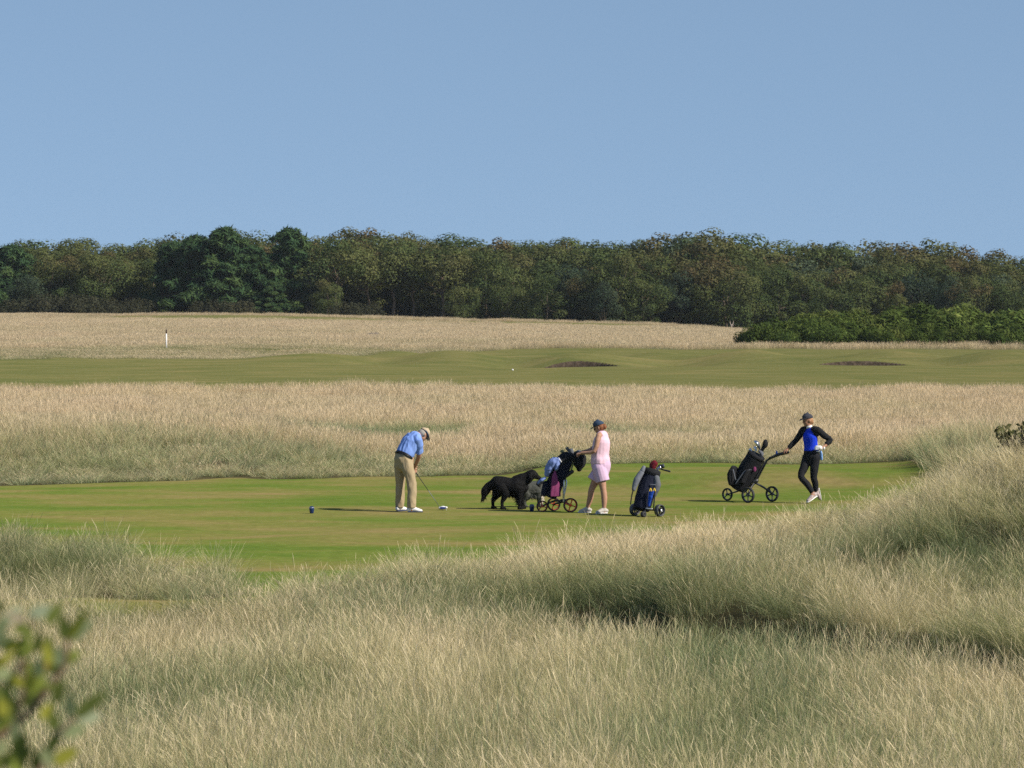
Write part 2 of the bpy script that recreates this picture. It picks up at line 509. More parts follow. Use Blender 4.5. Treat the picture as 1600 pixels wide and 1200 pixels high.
_gn = {}
def scatter_group(coll):
    g = bpy.data.node_groups.new("scatter_" + coll.name, 'GeometryNodeTree')
    g.interface.new_socket("Geometry", in_out='INPUT', socket_type='NodeSocketGeometry')
    g.interface.new_socket("Geometry", in_out='OUTPUT', socket_type='NodeSocketGeometry')
    N = g.nodes
    gi, go = N.new("NodeGroupInput"), N.new("NodeGroupOutput")
    iop = N.new("GeometryNodeInstanceOnPoints"); ci = N.new("GeometryNodeCollectionInfo")
    ci.inputs['Collection'].default_value = coll
    ci.inputs['Separate Children'].default_value = True
    ci.inputs['Reset Children'].default_value = True
    def na(nm, typ):
        a = N.new("GeometryNodeInputNamedAttribute"); a.data_type = typ; a.inputs['Name'].default_value = nm
        return a.outputs[0]
    L = g.links
    L.new(gi.outputs[0], iop.inputs['Points']); L.new(ci.outputs[0], iop.inputs['Instance'])
    iop.inputs['Pick Instance'].default_value = True
    L.new(na("idx", 'INT'), iop.inputs['Instance Index'])
    L.new(na("rot", 'FLOAT_VECTOR'), iop.inputs['Rotation'])
    L.new(na("scl", 'FLOAT_VECTOR'), iop.inputs['Scale'])
    L.new(iop.outputs[0], go.inputs[0])
    return g

def scatter(name, P, idx, tilt, scl, dry, val, coll, label=None):
    """P (n,3); tilt (n,2) lean in x and y (radians); scl (n,3)"""
    n = len(P)
    rs = np.random.RandomState(n)
    rz = rs.rand(n) * 2 * np.pi
    rot = np.zeros((n, 3))
    for i in range(n):
        q = Matrix.Rotation(tilt[i, 0], 3, 'Y') @ Matrix.Rotation(-tilt[i, 1], 3, 'X') @ Matrix.Rotation(rz[i], 3, 'Z')
        rot[i] = q.to_euler()
    me = bpy.data.meshes.new(name)
    me.vertices.add(n)
    me.vertices.foreach_set("co", np.asarray(P, np.float32).ravel())
    a = me.attributes.new("idx", 'INT', 'POINT'); a.data.foreach_set("value", np.asarray(idx, np.int32))
    for k, arr in (("rot", rot), ("scl", scl)):
        a = me.attributes.new(k, 'FLOAT_VECTOR', 'POINT'); a.data.foreach_set("vector", np.asarray(arr, np.float32).ravel())
    for k, arr in (("dry", dry), ("val", val)):
        a = me.attributes.new(k, 'FLOAT', 'POINT'); a.data.foreach_set("value", np.asarray(arr, np.float32))
    o = bpy.data.objects.new(name, me); COL.objects.link(o)
    if coll.name not in _gn: _gn[coll.name] = scatter_group(coll)
    md = o.modifiers.new("scatter", 'NODES'); md.node_group = _gn[coll.name]
    tag(o, label, None, None, "stuff")
    return o

GR_GREEN = [(0.158, 0.188, 0.074, 1), (0.315, 0.332, 0.158, 1)]
GR_STRAW = [(0.52, 0.470, 0.278, 1), (0.71, 0.622, 0.415, 1)]
m_near = grass_mat("dune_grass_blade", GR_GREEN, GR_STRAW, 0.8, 0.38)
m_mid = grass_mat("rough_grass_blade", [(0.17, 0.21, 0.085, 1), (0.36, 0.38, 0.19, 1)], [(0.50, 0.435, 0.265, 1), (0.69, 0.580, 0.395, 1)], 0.55, 0.35)
rsG = np.random.RandomState(5)
c_near = bpy.data.collections.new("near_clumps")
for k in range(7):
    clump("clump", [blades(rsG, 46, 0.27, 0.34, 0.74, 0.0020, 0.24, 0.6, 4, head=0.7, headw=1.5, tuft=0.15),
                    blades(rsG, 130, 0.28, 0.16, 0.48, 0.0026, 0.42, 1.1, 3, tuft=0.2)], m_near, c_near)
for k in range(3):   # marram: longer, arching, greyer
    clump("tuft", [blades(rsG, 180, 0.18, 0.34, 0.80, 0.0030, 0.30, 1.2, 4, tuft=0.75),
                   blades(rsG, 12, 0.15, 0.6, 0.85, 0.0022, 0.16, 0.4, 4, head=1.0, headw=1.5)], m_near, c_near)
for k in range(2):   # single tall stems
    clump("stems", [blades(rsG, 7, 0.30, 0.55, 0.95, 0.0022, 0.14, 0.4, 4, head=0.9, headw=1.6)], m_near, c_near)
c_mid = bpy.data.collections.new("mid_clumps")
for k in range(4):
    clump("stand", [blades(rsG, 100, 0.34, 0.35, 0.72, 0.0042, 0.17, 0.5, 3, head=0.7, headw=1.3),
                    blades(rsG, 50, 0.34, 0.20, 0.42, 0.007, 0.3, 0.8, 3)], m_mid, c_mid)
for k in range(3):
    clump("tussock", [blades(rsG, 110, 0.27, 0.35, 0.85, 0.0065, 0.25, 0.9, 3, tuft=0.8)], m_mid, c_mid)
c_far = bpy.data.collections.new("far_clumps")
for k in range(4):
    clump("sward", [blades(rsG, 220, 0.85, 0.22, 0.50, 0.0085, 0.14, 0.5, 2, head=0.5, headw=1.2)], m_mid, c_far)

def cand(rs, y0, y1, dens, margin=2.0, slope=0.1235):
    W1 = y1 * slope + margin
    n = int((y1 - y0) * 2 * W1 * dens)
    y = y0 + (y1 - y0) * rs.rand(n); x = (rs.rand(n) * 2 - 1) * W1
    k = np.abs(x) < y * slope + margin
    return x[k], y[k]

# --- near dune grass
rs = np.random.RandomState(17)
x, y = cand(rs, 27.5, 76, 20.0)
mw, sm = mown(x, y), semi_and_shade(x, y)
fr_in = (mw >= 0.35) & (mown(x, y - 1.3) < 0.35) & (y < 66)      # a ragged fringe on the turf
fr_out = (mw < 0.35) & (mown(x, y + 0.9) >= 0.35)
keep = ((mw < 0.35) | (fr_in & (rs.rand(len(x)) < 0.10))) & (rs.rand(len(x)) > sm * 0.75) & ((y < 66) | (x > 6))
q, A = hollow(x, y)
hol = A * sstep(-1.9, -0.9, q) * (1 - sstep(0.1, 0.7, q))        # the floor of the hollow is thin
keep &= rs.rand(len(x)) > np.clip(hol, 0, 1) * 0.80
x, y, sm, hol, q, A, fr_in, fr_out = [v[keep] for v in (x, y, sm, hol, q, A, fr_in, fr_out)]
bank = A * sstep(-0.1, 0.4, q) * (1 - sstep(1.2, 2.2, q))
z = H(x, y)
n = len(x)
nz1 = fbm(x * 0.45, y * 0.28, 41); nz2 = fbm(x * 1.3, y * 0.8, 45); nz3 = fbm(x * 0.2, y * 0.12, 48)
crest = sstep(53, 59, y) * sstep(-3.2, 0, x)
leftm = sstep(-3.4, -5, x) * sstep(54, 56, y)
dry = 0.50 + 1.1 * (nz1 - 0.5) + 0.5 * (nz2 - 0.5) + 0.34 * crest - 0.06 * leftm
dry = dry - 0.25 * sstep(7.2, 8.6, x) * sstep(58, 64, y) - 0.25 * hol - 0.25 * bank
patch = np.exp(-((x - 5.2) / 1.2) ** 2 - ((y - 55.2) / 1.3) ** 2)
dry = dry - 0.30 * patch
isM = rs.rand(n) < (0.15 + 0.55 * sstep(0.52, 0.66, nz3) + 0.4 * leftm + 0.5 * patch + 0.5 * sstep(7.4, 8.6, x) * sstep(58, 64, y)) 
idx = np.where(isM, 7 + rs.randint(0, 3, n), rs.randint(0, 7, n))
hs = (0.62 + 0.42 * rs.rand(n)) * (0.70 + 0.75 * (nz2 - 0.15)) * (1 - 0.22 * sstep(52, 58, y))
hs = hs * (1 - 0.45 * sm) * (1 - 0.35 * np.clip(hol, 0, 1)) * np.where(fr_out, 0.75, 1.0)
fs = fr_in | (fr_out & (rs.rand(n) < 0.25))
idx = np.where(fs, 10 + rs.randint(0, 2, n), idx)
hs = np.where(fs, 0.45 + 0.4 * rs.rand(n), hs)
hs = hs * np.where((y > 60) & (x < 6), 0.85, 1.0)
tilt = np.stack([-0.10 - 0.22 * sstep(52, 40, y) + 0.34 * (rs.rand(n) - 0.5) + 0.5 * (nz2 - 0.5), -0.05 + 0.4 * (rs.rand(n) - 0.5)], 1)
val = 0.92 + 0.36 * rs.rand(n)
scl = np.stack([0.9 + 0.3 * rs.rand(n), 0.9 + 0.3 * rs.rand(n), hs], 1)
scatter("dune_grass", np.stack([x, y, z], 1), idx, tilt, scl, dry, val, c_near, "long pale grass covering the near dune and the mound beside the tee")

# --- rough between tee and far fairway
rs = np.random.RandomState(18)
x, y = cand(rs, 84, 152, 7.5, 5.0)
keep = mown(x, y) < 0.3
keep &= ~((x > 6) & (y < 83.0))
x, y = x[keep], y[keep]; z = H(x, y); n = len(x)
a1 = fbm(x * 0.22, y * 0.10, 51); a2 = fbm(x * 0.9, y * 0.45, 55)
dry = 0.88 + 0.4 * (a2 - 0.5) + 0.45 * (a1 - 0.5)
yb = np.interp(x, [-20, -11, -4, 0, 20], [84.5, 86, 89.2, 90.2, 90.2])
fade = sstep(0.0, 4.0 + 4 * sstep(0, -5, x), y - yb + 2.5 * (a1 - 0.5))
streak = np.exp(-((y - (108.5 + 5 * (a1 - 0.5))) / 4.5) ** 2) * sstep(-19, -13, x) * (1 - sstep(-1.0, 9, x)) * sstep(0.22, 0.50, fbm(x * 0.4, y * 0.16, 58))
mar = sstep(0.5, -5.0, x) * (1 - sstep(93, 99.5 + 6 * (a1 - 0.5), y)) * (0.35 + 0.8 * a2)
mar3 = np.exp(-((x - 9.6) / 1.3) ** 2 - ((y - 88) / 5) ** 2)
mar2 = mar3 + (np.exp(-((x - 3.6) / 0.9) ** 2) + np.exp(-((x - 7.6) / 1.5) ** 2)) * (1 - sstep(91.5, 92.6, y))
mid2 = sstep(0.54, 0.68, fbm(x * 0.20, y * 0.10, 63)) * 0.9
edge = (1 - sstep(91, 93.5, y)) * sstep(-4.5, -2, x) * 0.35
g = np.clip((1 - fade) * 0.7 + streak * 1.1 + mar + mar2 + mid2 * 0.5 + edge, 0, 1)
dry = dry - 0.46 * g - 0.34 * streak
idx = np.where(rs.rand(n) < 0.12 + 0.8 * np.clip(mar + mar2 + streak, 0, 1), 4 + rs.randint(0, 3, n), rs.randint(0, 4, n))
hs = (0.62 + 0.40 * rs.rand(n)) * (0.80 + 0.35 * a2) * (0.72 + 0.5 * a1)
hs = hs * (0.30 + 0.70 * np.maximum(fade, np.clip(mar3 * 1.3, 0, 1))) * (1 - 0.25 * streak)
tilt = 0.16 * (rs.rand(n, 2) - 0.5) + np.array([-0.05, 0])
val = (0.88 + 0.3 * rs.rand(n)) * (1 + 0.15 * g)
scatter("rough_grass", np.stack([x, y, z], 1), idx, tilt, np.stack([np.ones(n), np.ones(n), hs], 1), dry, val, c_mid, "belt of dry straw coloured rough between the tee and the far fairway")

# --- half-long grass on banks and around the far fairway, then the far rough up to the wood
rs = np.random.RandomState(19)
x, y = cand(rs, 206, 476, 1.35, 14.0)
mw, sm, sd = mown(x, y), semi_and_shade(x, y), sand(x, y)
keep = (mw < 0.3) & (sd < 0.1) & (y < 474)
x, y, sm = x[keep], y[keep], sm[keep]; z = H(x, y); n = len(x)
a1 = fbm(x * 0.06, y * 0.03, 71); a2 = fbm(x * 0.4, y * 0.1, 75)
front = np.exp(-((y - 272) / 14.0) ** 2) * (1 - sstep(0, 10, x)) * 0.4 + np.exp(-((y - 330) / 20) ** 2) * 0.15
dry = 0.88 + 0.4 * (a1 - 0.5) + 0.3 * (a2 - 0.5) - 0.34 * sm - front * 0.7
hs = (0.75 + 0.4 * rs.rand(n)) * (0.7 + 0.5 * a2) * (1 - 0.72 * sm)
idx = rs.randint(0, 4, n)
val = 0.82 + 0.3 * rs.rand(n)
scatter("far_grass", np.stack([x, y, z], 1), idx, 0.1 * (rs.rand(n, 2) - 0.5), np.stack([np.ones(n), np.ones(n), hs], 1), dry, val, c_far, "pale dry rough in front of the wood")
# ------------------------------------------------------------------ the wood
def leaf_quads(rs, lobes, n_per, size, aspect=1.0, outward=0.7, up=0.25, inner=0.35, tone=None):
    """leaf-spray faces spread over and through a set of ellipsoid lobes. lobes: (cx,cy,cz,rx,ry,rz,tone)"""
    lob = np.asarray(lobes, float)
    k = len(lob)
    area = (lob[:, 3] * lob[:, 5]); w = area / area.sum()
    cnt = np.maximum(6, (w * n_per * k).astype(int))
    li = np.repeat(np.arange(k), cnt); n = len(li)
    d = rs.normal(size=(n, 3)); d /= np.linalg.norm(d, axis=1)[:, None]
    rr = np.where(rs.rand(n) < inner, 0.3 + 0.6 * rs.rand(n), 0.82 + 0.30 * rs.rand(n))
    P = lob[li, :3] + d * rr[:, None] * lob[li, 3:6]
    # drop what lies deep inside another lobe
    keep = np.ones(n, bool)
    for j in range(k):
        q = ((P - lob[j, :3]) / lob[j, 3:6]); r2 = (q ** 2).sum(1)
        keep &= ~((r2 < 0.35) & (li != j))
    P, d, li = P[keep], d[keep], li[keep]; n = len(P)
    N = d * outward + rs.normal(size=(n, 3)) * (1 - outward) + np.array([0, 0, up])
    N /= np.linalg.norm(N, axis=1)[:, None]
    A = np.cross(N, rs.normal(size=(n, 3))); A /= np.linalg.norm(A, axis=1)[:, None]
    B = np.cross(N, A)
    s = size * (0.55 + 0.9 * rs.rand(n))[:, None]
    A = A * s * aspect; B = B * s / max(aspect, 1.0) if aspect > 1 else B * s
    bend = N * s * 0.25
    V = np.stack([P - A * 0.5, P + B * 0.5 - bend * .5, P + A * 0.5, P - B * 0.5 - bend * .5], 1).reshape(-1, 3)
    Q = np.arange(n * 4).reshape(n, 4)
    tn = lob[li, 6] + 0.16 * (rs.rand(n) - 0.5)
    return V, Q, np.repeat(tn, 4), np.repeat(rs.rand(n), 4)

def tube_np(pts, rad, sides=7):
    pts = np.asarray(pts, float); rad = np.asarray(rad, float); n = len(pts)
    T = np.gradient(pts, axis=0); T /= np.linalg.norm(T, axis=1)[:, None] + 1e-9
    ref = np.array([0.31, 0.95, 0.05])
    A = np.cross(T, ref); A /= np.linalg.norm(A, axis=1)[:, None] + 1e-9
    B = np.cross(T, A)
    a = np.linspace(0, 2 * np.pi, sides, endpoint=False)
    R = pts[:, None] + rad[:, None, None] * (np.cos(a)[None, :, None] * A[:, None] + np.sin(a)[None, :, None] * B[:, None])
    V = R.reshape(-1, 3)
    i = np.arange(n - 1)[:, None] * sides + np.arange(sides)[None]
    j = np.arange(n - 1)[:, None] * sides + (np.arange(sides)[None] + 1) % sides
    Q = np.stack([i.ravel(), j.ravel(), (j + sides).ravel(), (i + sides).ravel()], 1)
    return V, Q

def cat_vq(parts):
    Vs, Qs, o = [], [], 0
    for v, q in parts:
        Vs.append(v); Qs.append(q + o); o += len(v)
    return np.concatenate(Vs), np.concatenate(Qs)

def leaf_mat(name, stops, trans=0.25):
    m, nt, out = new_mat(name)
    tone = attr(nt, "tone").outputs['Fac']; rnd = attr(nt, "rnd").outputs['Fac']
    oi = nt.nodes.new("ShaderNodeObjectInfo")
    sep = nt.nodes.new("ShaderNodeSeparateColor"); nt.links.new(oi.outputs['Color'], sep.inputs[0])
    f = math_n(nt, 'ADD', tone, math_n(nt, 'SUBTRACT', sep.outputs[0], 0.5), clamp=True)
    rp = ramp(nt, stops); nt.links.new(f, rp.inputs[0])
    sc = nt.nodes.new("ShaderNodeVectorMath"); sc.operation = 'SCALE'
    nt.links.new(rp.outputs[0], sc.inputs[0])
    k = math_n(nt, 'MULTIPLY', math_n(nt, 'ADD', math_n(nt, 'MULTIPLY', rnd, 0.5), 0.75), math_n(nt, 'MULTIPLY', sep.outputs[1], 2.0))
    nt.links.new(k, sc.inputs['Scale'])
    leafy_out(nt, out, sc.outputs[0], trans)
    return m

m_broad = leaf_mat("broad_leaf", [(0.0, (0.036, 0.064, 0.026, 1)), (0.35, (0.068, 0.098, 0.036, 1)), (0.62, (0.106, 0.124, 0.045, 1)), (0.85, (0.118, 0.116, 0.049, 1)), (1.0, (0.122, 0.098, 0.047, 1))])
m_needle = leaf_mat("pine_needle", [(0.0, (0.026, 0.058, 0.030, 1)), (0.5, (0.046, 0.088, 0.038, 1)), (1.0, (0.085, 0.125, 0.042, 1))], 0.12)
m_willow = leaf_mat("grey_leaf", [(0.0, (0.040, 0.070, 0.045, 1)), (0.5, (0.075, 0.105, 0.065, 1)), (1.0, (0.12, 0.15, 0.085, 1))])
m_thorn = leaf_mat("thorn_leaf", [(0.0, (0.035, 0.040, 0.026, 1)), (0.5, (0.060, 0.064, 0.038, 1)), (1.0, (0.095, 0.090, 0.050, 1))])
m_gorse = leaf_mat("gorse_spine", [(0.0, (0.034, 0.058, 0.016, 1)), (0.5, (0.085, 0.122, 0.030, 1)), (1.0, (0.155, 0.170, 0.050, 1))], 0.15)
m_bark = mat_simple("bark", (0.16, 0.125, 0.09), 0.9, 0.35, 3.0)
m_bark_pale = mat_simple("pale_bark", (0.30, 0.25, 0.18), 0.9, 0.3, 3.0)

def fit_top(v, h, L):
    """scale so that the crown's top stands at height h; the boughs' centres with it"""
    k = h / np.quantile(v[:, 2], 0.998)
    v[:, 2] *= k
    L[:] = [l[:2] + (l[2] * k,) + l[3:] for l in L]
    return v

def lobes_dome(rs, n, cz, R, Rz, lr, skirt=0.0, rust=0.0, flat=0.8):
    """n big boughs round the crown, each carrying smaller ones on its outer and upper side"""
    L = []
    for i in range(n):
        th = i * 2.399 + rs.normal() * 0.35
        f = (i + 0.5) / n
        zz = (-0.98 + 1.9 * f) if skirt else (-0.30 + 1.22 * f)
        zz += 0.12 * rs.normal()
        rad = math.sqrt(max(0.04, 1 - zz * zz)) if zz > 0 else 1.0 - 0.30 * zz * zz
        rr = (0.50 + 0.35 * rs.rand()) * rad
        r = lr * (0.8 + 0.6 * rs.rand()) * (1.0 if zz > -.4 else 0.85)
        c = np.array([R * rr * math.cos(th), R * rr * math.sin(th), max(cz + Rz * zz, r * 0.55)])
        tone = 0.36 + 0.34 * (rs.rand() - 0.5) + rust * (0.10 + 0.40 * max(zz, 0)) * rs.rand() * 1.7
        L.append((c[0], c[1], c[2], r * 0.9, r * 0.9, r * 0.75, tone))
        for k in range(7):
            d = rs.normal(size=3); d[2] = abs(d[2]) * 0.9 + 0.1
            d[:2] += np.array([math.cos(th), math.sin(th)]) * 0.7
            d /= np.linalg.norm(d)
            q = c + d * r * (0.55 + 0.35 * rs.rand()); r2 = r * (0.38 + 0.28 * rs.rand())
            L.append((q[0], q[1], q[2], r2, r2, r2 * flat, tone + 0.20 * (rs.rand() - 0.5) + 0.06))
    return L

def limbs(rs, base_h, lobes, k, r0):
    parts = []
    for i in rs.permutation(len(lobes))[:k]:
        c = np.array(lobes[i][:3])
        z0 = base_h * (0.45 + 0.5 * rs.rand())
        p0 = np.array([0, 0, z0]); pm = p0 * 0.45 + c * 0.55 + np.array([0, 0, -0.06 * c[2]])
        t = np.linspace(0, 1, 6)[:, None]
        pts = (1 - t) ** 2 * p0 + 2 * t * (1 - t) * pm + t ** 2 * c
        parts.append(tube_np(pts, np.linspace(r0, 0.03, 6), 5))
    return parts

BROAD, PINE = [], []
def make_broad(seed, h, R, skirt, rust, lobn=15, per=105, leaf=0.25, cz=0.52, bark=None):
    rs = np.random.RandomState(seed)
    L = lobes_dome(rs, lobn, h * cz, R, h * (1 - cz) * 0.90, R * 0.42, skirt, rust)
    v, q, t, r = leaf_quads(rs, L, per, leaf, 1.0, 0.88, 0.20, 0.16); v = fit_top(v, h, L)
    cr = np_mesh("crown", v, q, False, {"tone": t, "rnd": r}); cr.materials.append(m_broad)
    n = 7; zz = np.linspace(0, h * (cz + 0.22), n)
    wob = np.cumsum(rs.normal(size=(n, 2)) * 0.12, 0)
    pts = np.stack([wob[:, 0], wob[:, 1], zz - 0.3], 1)
    tr = [tube_np(pts * np.array([1, 1, .9]), np.linspace(0.24, 0.06, n) * h / 10, 8)] + limbs(rs, h * cz, L, 14, 0.09 * h / 10)
    v, q = cat_vq(tr)
    tk = np_mesh("trunk", v, q, True); tk.materials.append(bark or m_bark)
    return cr, tk, h

def make_pine(seed, h, R):
    rs = np.random.RandomState(seed)
    L, br = [], []
    lv = 13
    for i in range(lv):
        f = (i + rs.rand() * 0.6) / lv
        z = h * (0.10 + 0.86 * f)
        rad = R * (1 - f ** 1.6) ** 0.75 * (0.65 + 0.5 * rs.rand()) + 0.4
        m = int(6 - 2.5 * f)
        a0 = rs.rand() * 6.28
        for j in range(m):
            a = a0 + j * 6.283 / m + rs.normal() * 0.3
            rr = rad * (0.6 + 0.5 * rs.rand())
            c = np.array([rr * math.cos(a), rr * math.sin(a), z + 0.10 * rr])
            br.append(tube_np(np.stack([np.array([0, 0, z - 0.15 * rr]), c * np.array([.5, .5, 1]) - np.array([0, 0, .06 * rr]), c]), [0.08, 0.055, 0.02], 5))
            for s in (0.45, 0.72, 1.0, 1.18):
                q = c * np.array([s, s, 1]) + rs.normal(size=3) * 0.16
                sz = (0.50 + 0.42 * rs.rand()) * (0.7 + 0.3 * (1 - f)) * h / 9.5
                L.append((q[0], q[1], q[2] + 0.12, sz * 1.1, sz * 1.1, sz * 0.62, 0.42 + 0.55 * (rs.rand() - 0.5) + 0.12 * s))
    for s in range(5):
        L.append((rs.normal() * 0.8, rs.normal() * 0.8, h * (0.88 + 0.08 * rs.rand()), 0.6, 0.6, 0.55, 0.5))
    v, q, t, r = leaf_quads(rs, L, 95, 0.40, 2.4, 0.60, 0.4, 0.3); v = fit_top(v, h, L)
    cr = np_mesh("crown", v, q, False, {"tone": t, "rnd": r}); cr.materials.append(m_needle)
    v, q = cat_vq([tube_np(np.array([[0, 0, -0.3], [0.05, 0.03, h * .4], [0, 0, h * .97]]), [0.26, 0.18, 0.04], 8)] + br)
    tk = np_mesh("trunk", v, q, True); tk.materials.append(m_bark)
    return cr, tk, h

def make_bush(seed, h, R, mat, lobn, per, leaf, aspect=1.0, outward=0.6, up=0.3, lr=0.34):
    rs = np.random.RandomState(seed)
    L = []
    for i in range(lobn):
        th = rs.rand() * 6.283; u = rs.rand() ** 0.6; r = R * lr * (0.55 + 0.8 * rs.rand())
        rr = R * 0.85 * math.sqrt(rs.rand())
        top = h * (1 - 0.45 * (rr / R) ** 2)
        L.append((rr * math.cos(th), rr * math.sin(th), max(r * 0.5, top * u - r * 0.6), r, r, r * 0.85, 0.5 + 0.55 * (rs.rand() - 0.5)))
    v, q, t, r = leaf_quads(rs, L, per, leaf, aspect, outward, up, 0.3); v = fit_top(v, h, L)
    cr = np_mesh("crown", v, q, False, {"tone": t, "rnd": r}); cr.materials.append(mat)
    v, q = cat_vq([tube_np(np.stack([np.array([0.1 * math.cos(i), 0.1 * math.sin(i), -0.15]), np.array(l[:3]) * np.array([.5, .5, .6]), np.array(l[:3])]), [0.05, 0.035, 0.012], 5) for i, l in enumerate(L[:9])])
    tk = np_mesh("stem", v, q, True); tk.materials.append(m_bark)
    return cr, tk, h

PROTO = {
    'olive':  [make_broad(101, 10, 4.3, 1, 0.3), make_broad(102, 10, 3.9, 1, 0.25, 15), make_broad(103, 10, 4.8, 1, 0.35, 19), make_broad(104, 10, 4.2, 1, 0.3, 13)],
    'rust':   [make_broad(111, 10, 4.6, 1, 1.0), make_broad(112, 10, 4.0, 1, 0.9, 15), make_broad(113, 10, 5.0, 1, 1.1, 19)],
    'bare':   [make_broad(121, 10, 4.2, 0, 0.6, 12, 105, 0.25, 0.68, m_bark), make_broad(122, 10, 4.6, 0, 0.8, 13, 105, 0.25, 0.66, m_bark)],
    'pine':   [make_pine(131, 10, 3.4), make_pine(132, 10, 3.0), make_pine(133, 10, 3.8)],
    'grey':   [make_bush(141, 10, 4.6, m_willow, 34, 170, 0.30, 1.6, 0.6, 0.3, 0.30), make_bush(142, 10, 4.2, m_willow, 30, 170, 0.30, 1.6, 0.6, 0.3, 0.32)],
    'thorn':  [make_bush(151, 3, 3.0, m_thorn, 30, 130, 0.20, 1.0, 0.5, 0.3, 0.30), make_bush(152, 3, 2.6, m_thorn, 26, 130, 0.20, 1.0, 0.5, 0.3, 0.30)],
    'gorse':  [make_bush(161, 2.1, 2.3, m_gorse, 34, 260, 0.15, 2.4, 0.62, 0.4, 0.28), make_bush(162, 2.1, 2.0, m_gorse, 28, 260, 0.15, 2.4, 0.62, 0.4, 0.30), make_bush(163, 2.1, 2.6, m_gorse, 38, 260, 0.15, 2.4, 0.62, 0.4, 0.26)],
}
NAME = {'olive': 'broadleaf_tree', 'rust': 'broadleaf_tree', 'bare': 'broadleaf_tree', 'pine': 'pine_tree', 'grey': 'willow_tree', 'thorn': 'thorn_shrub', 'gorse': 'gorse_bush'}
CAT = {'olive': 'tree', 'rust': 'tree', 'bare': 'tree', 'pine': 'tree', 'grey': 'tree', 'thorn': 'shrub', 'gorse': 'bush'}
KINDW = {'olive': 'olive green broadleaf tree', 'rust': 'rust tinged broadleaf tree', 'bare': 'broadleaf tree with pale bare lower trunk', 'pine': 'dark green pine tree',
         'grey': 'soft grey green willow', 'thorn': 'low dusky thorn shrub', 'gorse': 'dark green gorse bush'}
PLANTS = []
rsT = np.random.RandomState(77)

def plant(kind, x, y, h, wide=1.0, row='', tone=0.5, val=0.5, var=None, note=None):
    pr = PROTO[kind]
    cr, tk, ph = pr[rsT.randint(len(pr)) if var is None else var]
    o = empty(NAME[kind], (x, y, float(H(x, y)) - 0.05), rsT.rand() * 6.283)
    s = h / ph
    o.scale = (s * wide, s * wide, s)
    c = link("crown", cr, None, o); t = link("stem" if kind in ('thorn', 'gorse', 'grey') else "trunk", tk, None, o)
    c.color = (tone, val, 0, 1)
    tag(o, None, CAT[kind], {'gorse': 'gorse bushes in the hedge', 'thorn': 'low shrubs at the foot of the wood'}.get(kind, 'trees of the wood'))
    u, v = uv(x, y, float(o.location.z) + h)
    PLANTS.append([o, kind, row, u, h, note])
    return o

SKY = np.array([(-200, 385), (0, 380), (40, 378), (100, 375), (160, 373), (200, 380), (240, 381), (260, 371), (290, 366), (330, 362), (360, 357), (385, 370), (410, 377), (440, 362), (460, 359), (490, 368), (530, 356),
                (570, 358), (620, 362), (680, 365), (720, 368), (742, 378), (770, 369), (805, 379), (840, 371), (900, 375), (960, 379), (985, 371), (1010, 374), (1030, 365), (1060, 360), (1090, 358), (1130, 366),
                (1170, 379), (1200, 378), (1230, 373), (1260, 379), (1300, 377), (1330, 375), (1370, 384), (1420, 378), (1460, 378), (1500, 385), (1540, 392), (1600, 403), (1800, 420)], float)
BASE = np.array([(-200, 490), (420, 490), (560, 493), (700, 498), (1000, 503), (1140, 510), (1800, 516)], float)
def depth0(u): return 470.0 + 4.0 * math.sin(u * 0.011) + 3.0 * math.sin(u * 0.031 + 1)
def top_v(u): return float(np.interp(u, SKY[:, 0], SKY[:, 1]))

def tree_at(kind, u, dd, vtop, wide=1.0, row='', **k):
    """a tree DD metres behind the wood's edge, as tall as the photo shows it"""
    y = float(depth0(u)) + dd
    p = ray(u, vtop, y)
    return plant(kind, p.x, y, max(2.0, p.z - float(H(p.x, y)) + 0.05), wide, row, **k)

def pick(w):
    ks = list(w); p = np.array([w[k] for k in ks], float)
    return ks[rsT.choice(len(ks), p=p / p.sum())]

# back row: carries the skyline
u = -190.0
while u < 1790:
    w = {'olive': 5, 'rust': 2.2, 'bare': 0.4}
    if u < 240: w = {'olive': 5, 'rust': 2.5}
    if u > 1000: w = {'olive': 4, 'rust': 3.5}
    tree_at(pick(w), u, 26 + 14 * rsT.rand(), top_v(u) + 8 * rsT.rand() - 3, 0.92 + 0.36 * rsT.rand(), 'back', tone=0.42 + 0.2 * rsT.rand(), val=0.42 + 0.16 * rsT.rand())
    u += 28 + 22 * rsT.rand()
# middle rows
for dd0, drop, st in ((17, 6, 30), (8, 26, 34)):
    u = -165.0 - dd0
    while u < 1770:
        if not (240 < u < 490 and dd0 < 10):
            w = {'olive': 5, 'rust': 2.5, 'bare': 1.0 if dd0 > 10 else 0, 'grey': 0.4} if u < 1000 else {'olive': 4, 'rust': 3.6, 'grey': 0.8}
            t = top_v(u) + drop + 20 * rsT.rand()
            tree_at(pick(w), u, dd0 + 7 * rsT.rand(), t, 0.92 + 0.34 * rsT.rand(), 'middle', tone=0.38 + 0.26 * rsT.rand(), val=0.38 + 0.22 * rsT.rand())
        u += st * (0.8 + 0.6 * rsT.rand())
